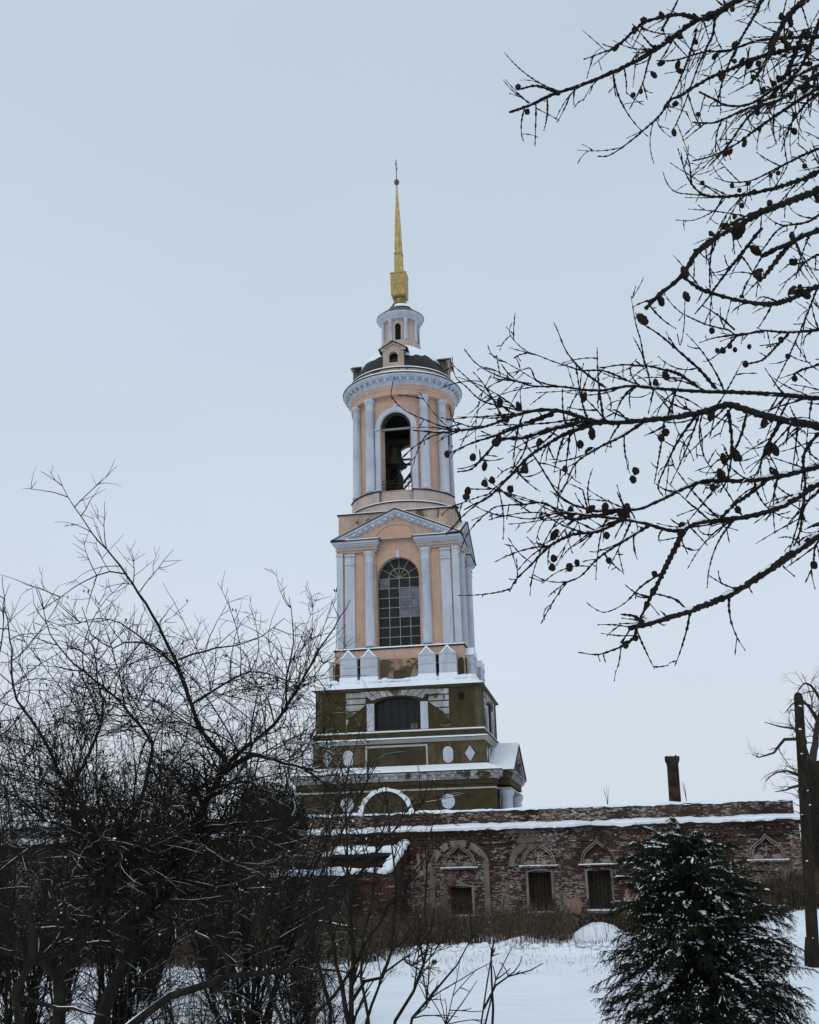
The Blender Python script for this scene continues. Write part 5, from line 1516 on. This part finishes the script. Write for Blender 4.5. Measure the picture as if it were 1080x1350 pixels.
    # cones, each its own part
    CP = [(684,118,1),(695,147,.9),(847,33,1.5),(838,38,1.2),(867,32,1.2),(817,59,1),(897,36,1.2),(886,37,1),(863,54,1),(888,69,1),(904,59,1),(921,43,1),(872,97,1),(886,88,1),(835,125,.8),(845,120,.8),
      (898,129,1),(890,170,1),(917,160,1),(961,40,1),(984,30,1.2),(967,21,1.1),(962,58,1),(971,68,1),(965,98,1.1),(986,121,1),(999,137,1.1),(1004,127,1.2),(1014,125,1.2),(963,183,1),(974,184,1),(988,169,1),(995,177,1),(937,219,1),
      (1002,60,1.4),(1012,68,1.4),(1030,80,1.2),(1045,40,1.4),(1042,30,1.2),(1062,118,1.6),(1056,112,1.4),(1028,116,1.2),(1040,100,1),(1075,30,1.3),
      (965,244,.7),(975,251,.7),(986,242,.7),(1016,231,.7),(1026,228,.7),(1061,219,.8),(978,271,.8),(969,286,.8),(845,412,1.5),(867,400,1.3),(893,373,1.4),(908,378,1.2),(976,316,1.8),(996,322,1.7),(949,325,1.3),(930,316,1),(947,308,1.4),
      (1036,309,1),(988,380,1.5),(998,375,1.2),(1046,388,1.5),(1056,393,1.3),(1052,383,1.2),(978,392,.8),
      (939,436,.9),(962,456,.8),(953,462,.9),(946,462,.7),(969,461,.7),(988,457,.7),(1030,448,.9),(983,480,.9),(1039,470,.8),(1048,499,.9),
      (882,484,1.2),(867,494,1.2),(770,527,1.1),(766,538,1),(681,534,1),(659,526,1),(668,553,.9),(658,573,1.1),(652,583,.9),(655,584,.9),(709,580,1),(653,611,1),(624,603,.9),(694,624,1),(693,620,.8),(639,637,.9),(649,633,.9),(673,645,.9),(617,647,.9),(615,655,.9),(590,594,1),
      (779,574,1.2),(785,587,1),(765,586,1),(745,618,.8),(878,570,1),(872,577,1),(947,567,1.3),(946,580,1.2),(974,582,1.2),(982,590,1.2),(975,604,.9),(1002,567,1.2),(1028,593,1.6),(1035,597,1.3),(952,619,1.5),(1019,618,1.3),(838,621,1),(835,632,1),(940,643,.9)]
    CP2 = [(757,662,1.1),(787,669,1.2),(798,668,1),(750,681,1.1),(733,700,1.2),(714,681,.8),(830,667,1.6),(820,668,1.2),(1020,52,1.3),(1032,62,1.2),(1068,48,1.3),(1075,60,1.2),(1050,70,1.2),(1022,96,1.1),(1038,138,1.1),(1066,140,1.2),(1048,152,1),(1072,95,1.2),(990,60,1.1),(1000,84,1),(1058,18,1.3),(1020,12,1.1),(940,12,1.1),(915,22,1),(1012,108,1.1),(1072,265,1.1),(1060,330,1.1),(1045,345,1),(1015,268,1),(730,736,.9),(728,748,.9),(751,748,1),(761,742,.8),(803,739,.8),(800,706,.9),(863,757,.8),(861,780,.9),(853,797,.8),(825,851,.8),(838,841,.8),(973,672,.9),(1073,745,1)]
    pr_ = MB(); k = 8; prof = [(.006, .0), (.5, .08), (.82, .3), (.95, .5), (.86, .72), (.5, .92), (.1, 1.0)]
    vs = []
    for j, (q, z) in enumerate(prof):
        for i in range(10):
            a = 2*pi*i/10+(.31 if j % 2 else 0); w = q*(1.12 if i % 2 == j % 2 else .84)
            vs.append((.0115*w*cos(a), .0115*w*sin(a), -.03*z))
    fs = [(j*10+i, j*10+(i+1) % 10, j*10+10+(i+1) % 10, j*10+10+i) for j in range(6) for i in range(10)]+[tuple(range(60, 70))]
    pr_.add(vs, [f[::-1] for f in fs])
    first = None
    allc = CP+CP2
    allc = sorted(allc, key=lambda c: -c[2])
    extra = allc[100:]; allc = allc[:100]
    def place(o_, x, y, s_):
        f = max(0, min(1, (1110-x)/560)); w = at(x, y, D0+(D1-D0)*f-.03)-o
        nr = min(ALL, key=lambda a: (a.x-w.x)**2+(a.z-w.z)**2+.05*(a.y-w.y)**2); w.y = nr.y; dv = w-nr; w = nr+dv*min(1, .03/max(dv.length, 1e-6)); o_.location = (w.x, w.y, w.z+.018*s_)
        tw.tube([nr, (nr+w)*.5+Vector((0, 0, .012)), w+Vector((0, 0, .018*s_))], [.0026, .0022, .002], 4); o_.rotation_euler = (r.gauss(0, .45), r.gauss(0, .45), r.uniform(0, 6)); q = s_*1.24*r.uniform(.9, 1.1); o_.scale = (q, q, q*1.35)
    for x, y, s_ in allc:
        if first is None: first = pr_.build('cone', M['cone'], t, True); c = first
        else: c = first.copy(); COL.objects.link(c); c.parent = t
        place(c, x, y, s_)
    rest = MB(); 
    for x, y, s_ in extra:
        f = max(0, min(1, (1110-x)/560)); w = at(x, y, D0+(D1-D0)*f-.03)-o
        rest.blob((w.x, w.y, w.z), .017*s_, .015*s_, .02*s_, r, 8, 6, .15)
    tr.build('trunk', M['larchbark'], t, True); br.build('branches', M['larchbark'], t); tw.build('twigs', M['larchbark'], t); sn.build('snow', M['snow'], t, True)
    if extra: struct(rest.build('cone', M['cone'], t), 'stuff')
larch()

# ================================================================== WEEDS
def weeds_():
    r = random.Random(4); m = MB()
    def stalk(x, y, h, w):
        z = gz(x, y)-.05; lx, ly = r.gauss(0, .12)*h, r.gauss(0, .12)*h; a = r.uniform(0, pi); dx, dy = cos(a)*w, sin(a)*w
        m.add([(x-dx, y-dy, z), (x+dx, y+dy, z), (x+lx*.4+dx*.8, y+ly*.4+dy*.8, z+h*.55), (x+lx*.4-dx*.8, y+ly*.4-dy*.8, z+h*.55), (x+lx+dx*.3, y+ly, z+h), (x+lx-dx*.3, y+ly, z+h)], [(0,1,2,3), (3,2,4,5)])
        for _ in range(3):
            u = r.uniform(.4, .95); b = r.uniform(0, 2*pi); L = h*r.uniform(.15, .35)
            px, py, pz = x+lx*u, y+ly*u, z+h*u
            ex, ey = px+cos(b)*L*.5, py+sin(b)*L*.5
            m.add([(px, py, pz), (px+.008, py+.008, pz-.015), (ex, ey, pz+L)], [(0, 1, 2)])
    def put(u, v, h, w=.009):
        p = WO+WE*u+WN*v; stalk(p.x, p.y, h, w)
    for i in range(24000):   # band along the wall foot
        u = r.uniform(-24, 8.2); v = -.4-6.5*r.random()**1.1
        if u > .5 and v < -6.0+.8*noise.noise(Vector((u*.5, 1, 1))) and r.random() < .7: continue
        if 4.9 < u < 6.9 and v < -1.2 and r.random() < .95: continue
        if u > 5.2 and v < -4.2 and r.random() < .8: continue
        if noise.noise(Vector((u*.9, v*.7, 2))) < -.12 and r.random() < .8: continue
        put(u, v, r.uniform(.4, 1.15)*(1+.6*noise.noise(Vector((u*.8, v, 0)))))
    for i in range(17000):   # deeper belt on the left
        u = r.uniform(-24, .4); f = max(0, min(1, (-u-.0)/2.0)); v = -4.2-r.uniform(0, 7.0)*min(1, .25+f)
        put(u, v, r.uniform(.45, 1.2)*(1+.35*noise.noise(Vector((u*.5, v*.5, 3)))))
    for i in range(4200):    # tall weeds right of the evergreen
        u = r.uniform(9.8, 13.8); v = -r.uniform(.3, 3.5); put(u, v, r.uniform(.8, 1.35)*(1 if v > -2 else .7))
    for i in range(500):
        put(r.uniform(3, 10), -r.uniform(5.8, 7.4), r.uniform(.1, .3), .006)
    for i in range(1500):
        u = r.uniform(-5, 12); put(u, -r.uniform(5, 14), r.uniform(.06, .2), .005)
    o = m.build('dry_weeds', M['weeds']); tag(o, 'tall dry brown weeds along the foot of the brick wall', 'weeds', None, 'stuff')
    # small snow-loaded brambles and lumps at the edge of the field
    s_ = MB()
    for i in range(420):
        u = r.uniform(-8, 11); v = -6.8+r.gauss(0, .35)-(5.0 if u < -1.5 else 0)*(.9+.1*r.random()); p = WO+WE*u+WN*v
        s_.blob((p.x, p.y, gz(p.x, p.y)+r.uniform(-.02, .05)), r.uniform(.05, .2), r.uniform(.05, .15), r.uniform(.03, .09), r, 7, 5, .25)
    struct(s_.build('snow_lumps', M['ground_snow'], smooth=True))
weeds_()
def roof_saplings():
    r = random.Random(6)
    for (px, py, lb) in ((801, 1058, 'tiny leafless seedling growing on the parapet left of the chimney'), (905, 1052, 'tiny leafless seedling growing on the parapet right of the chimney')):
        q = at(px, py, 46.6); q.z -= .15; t = thing('parapet_seedling', lb, 'seedling', q, 0, 'seedlings on the parapet'); m = MB()
        for i in range(4):
            a = r.uniform(0, 6); m.tube([(0, 0, 0), (cos(a)*.05, sin(a)*.05, .4), (cos(a)*.12, sin(a)*.1, .55+.35*r.random())], [.012, .008, .004], 4)
        m.build('stems', M['farbark'], t)
roof_saplings()

# keep the tree of parts to thing > part > sub-part
def root_of(o):
    while o.parent: o = o.parent
    return o
def depth(o):
    n = 0
    while o.parent: o = o.parent; n += 1
    return n
for o in [o for o in COL.objects if depth(o) == 2 and o.children]: o.parent = root_of(o)
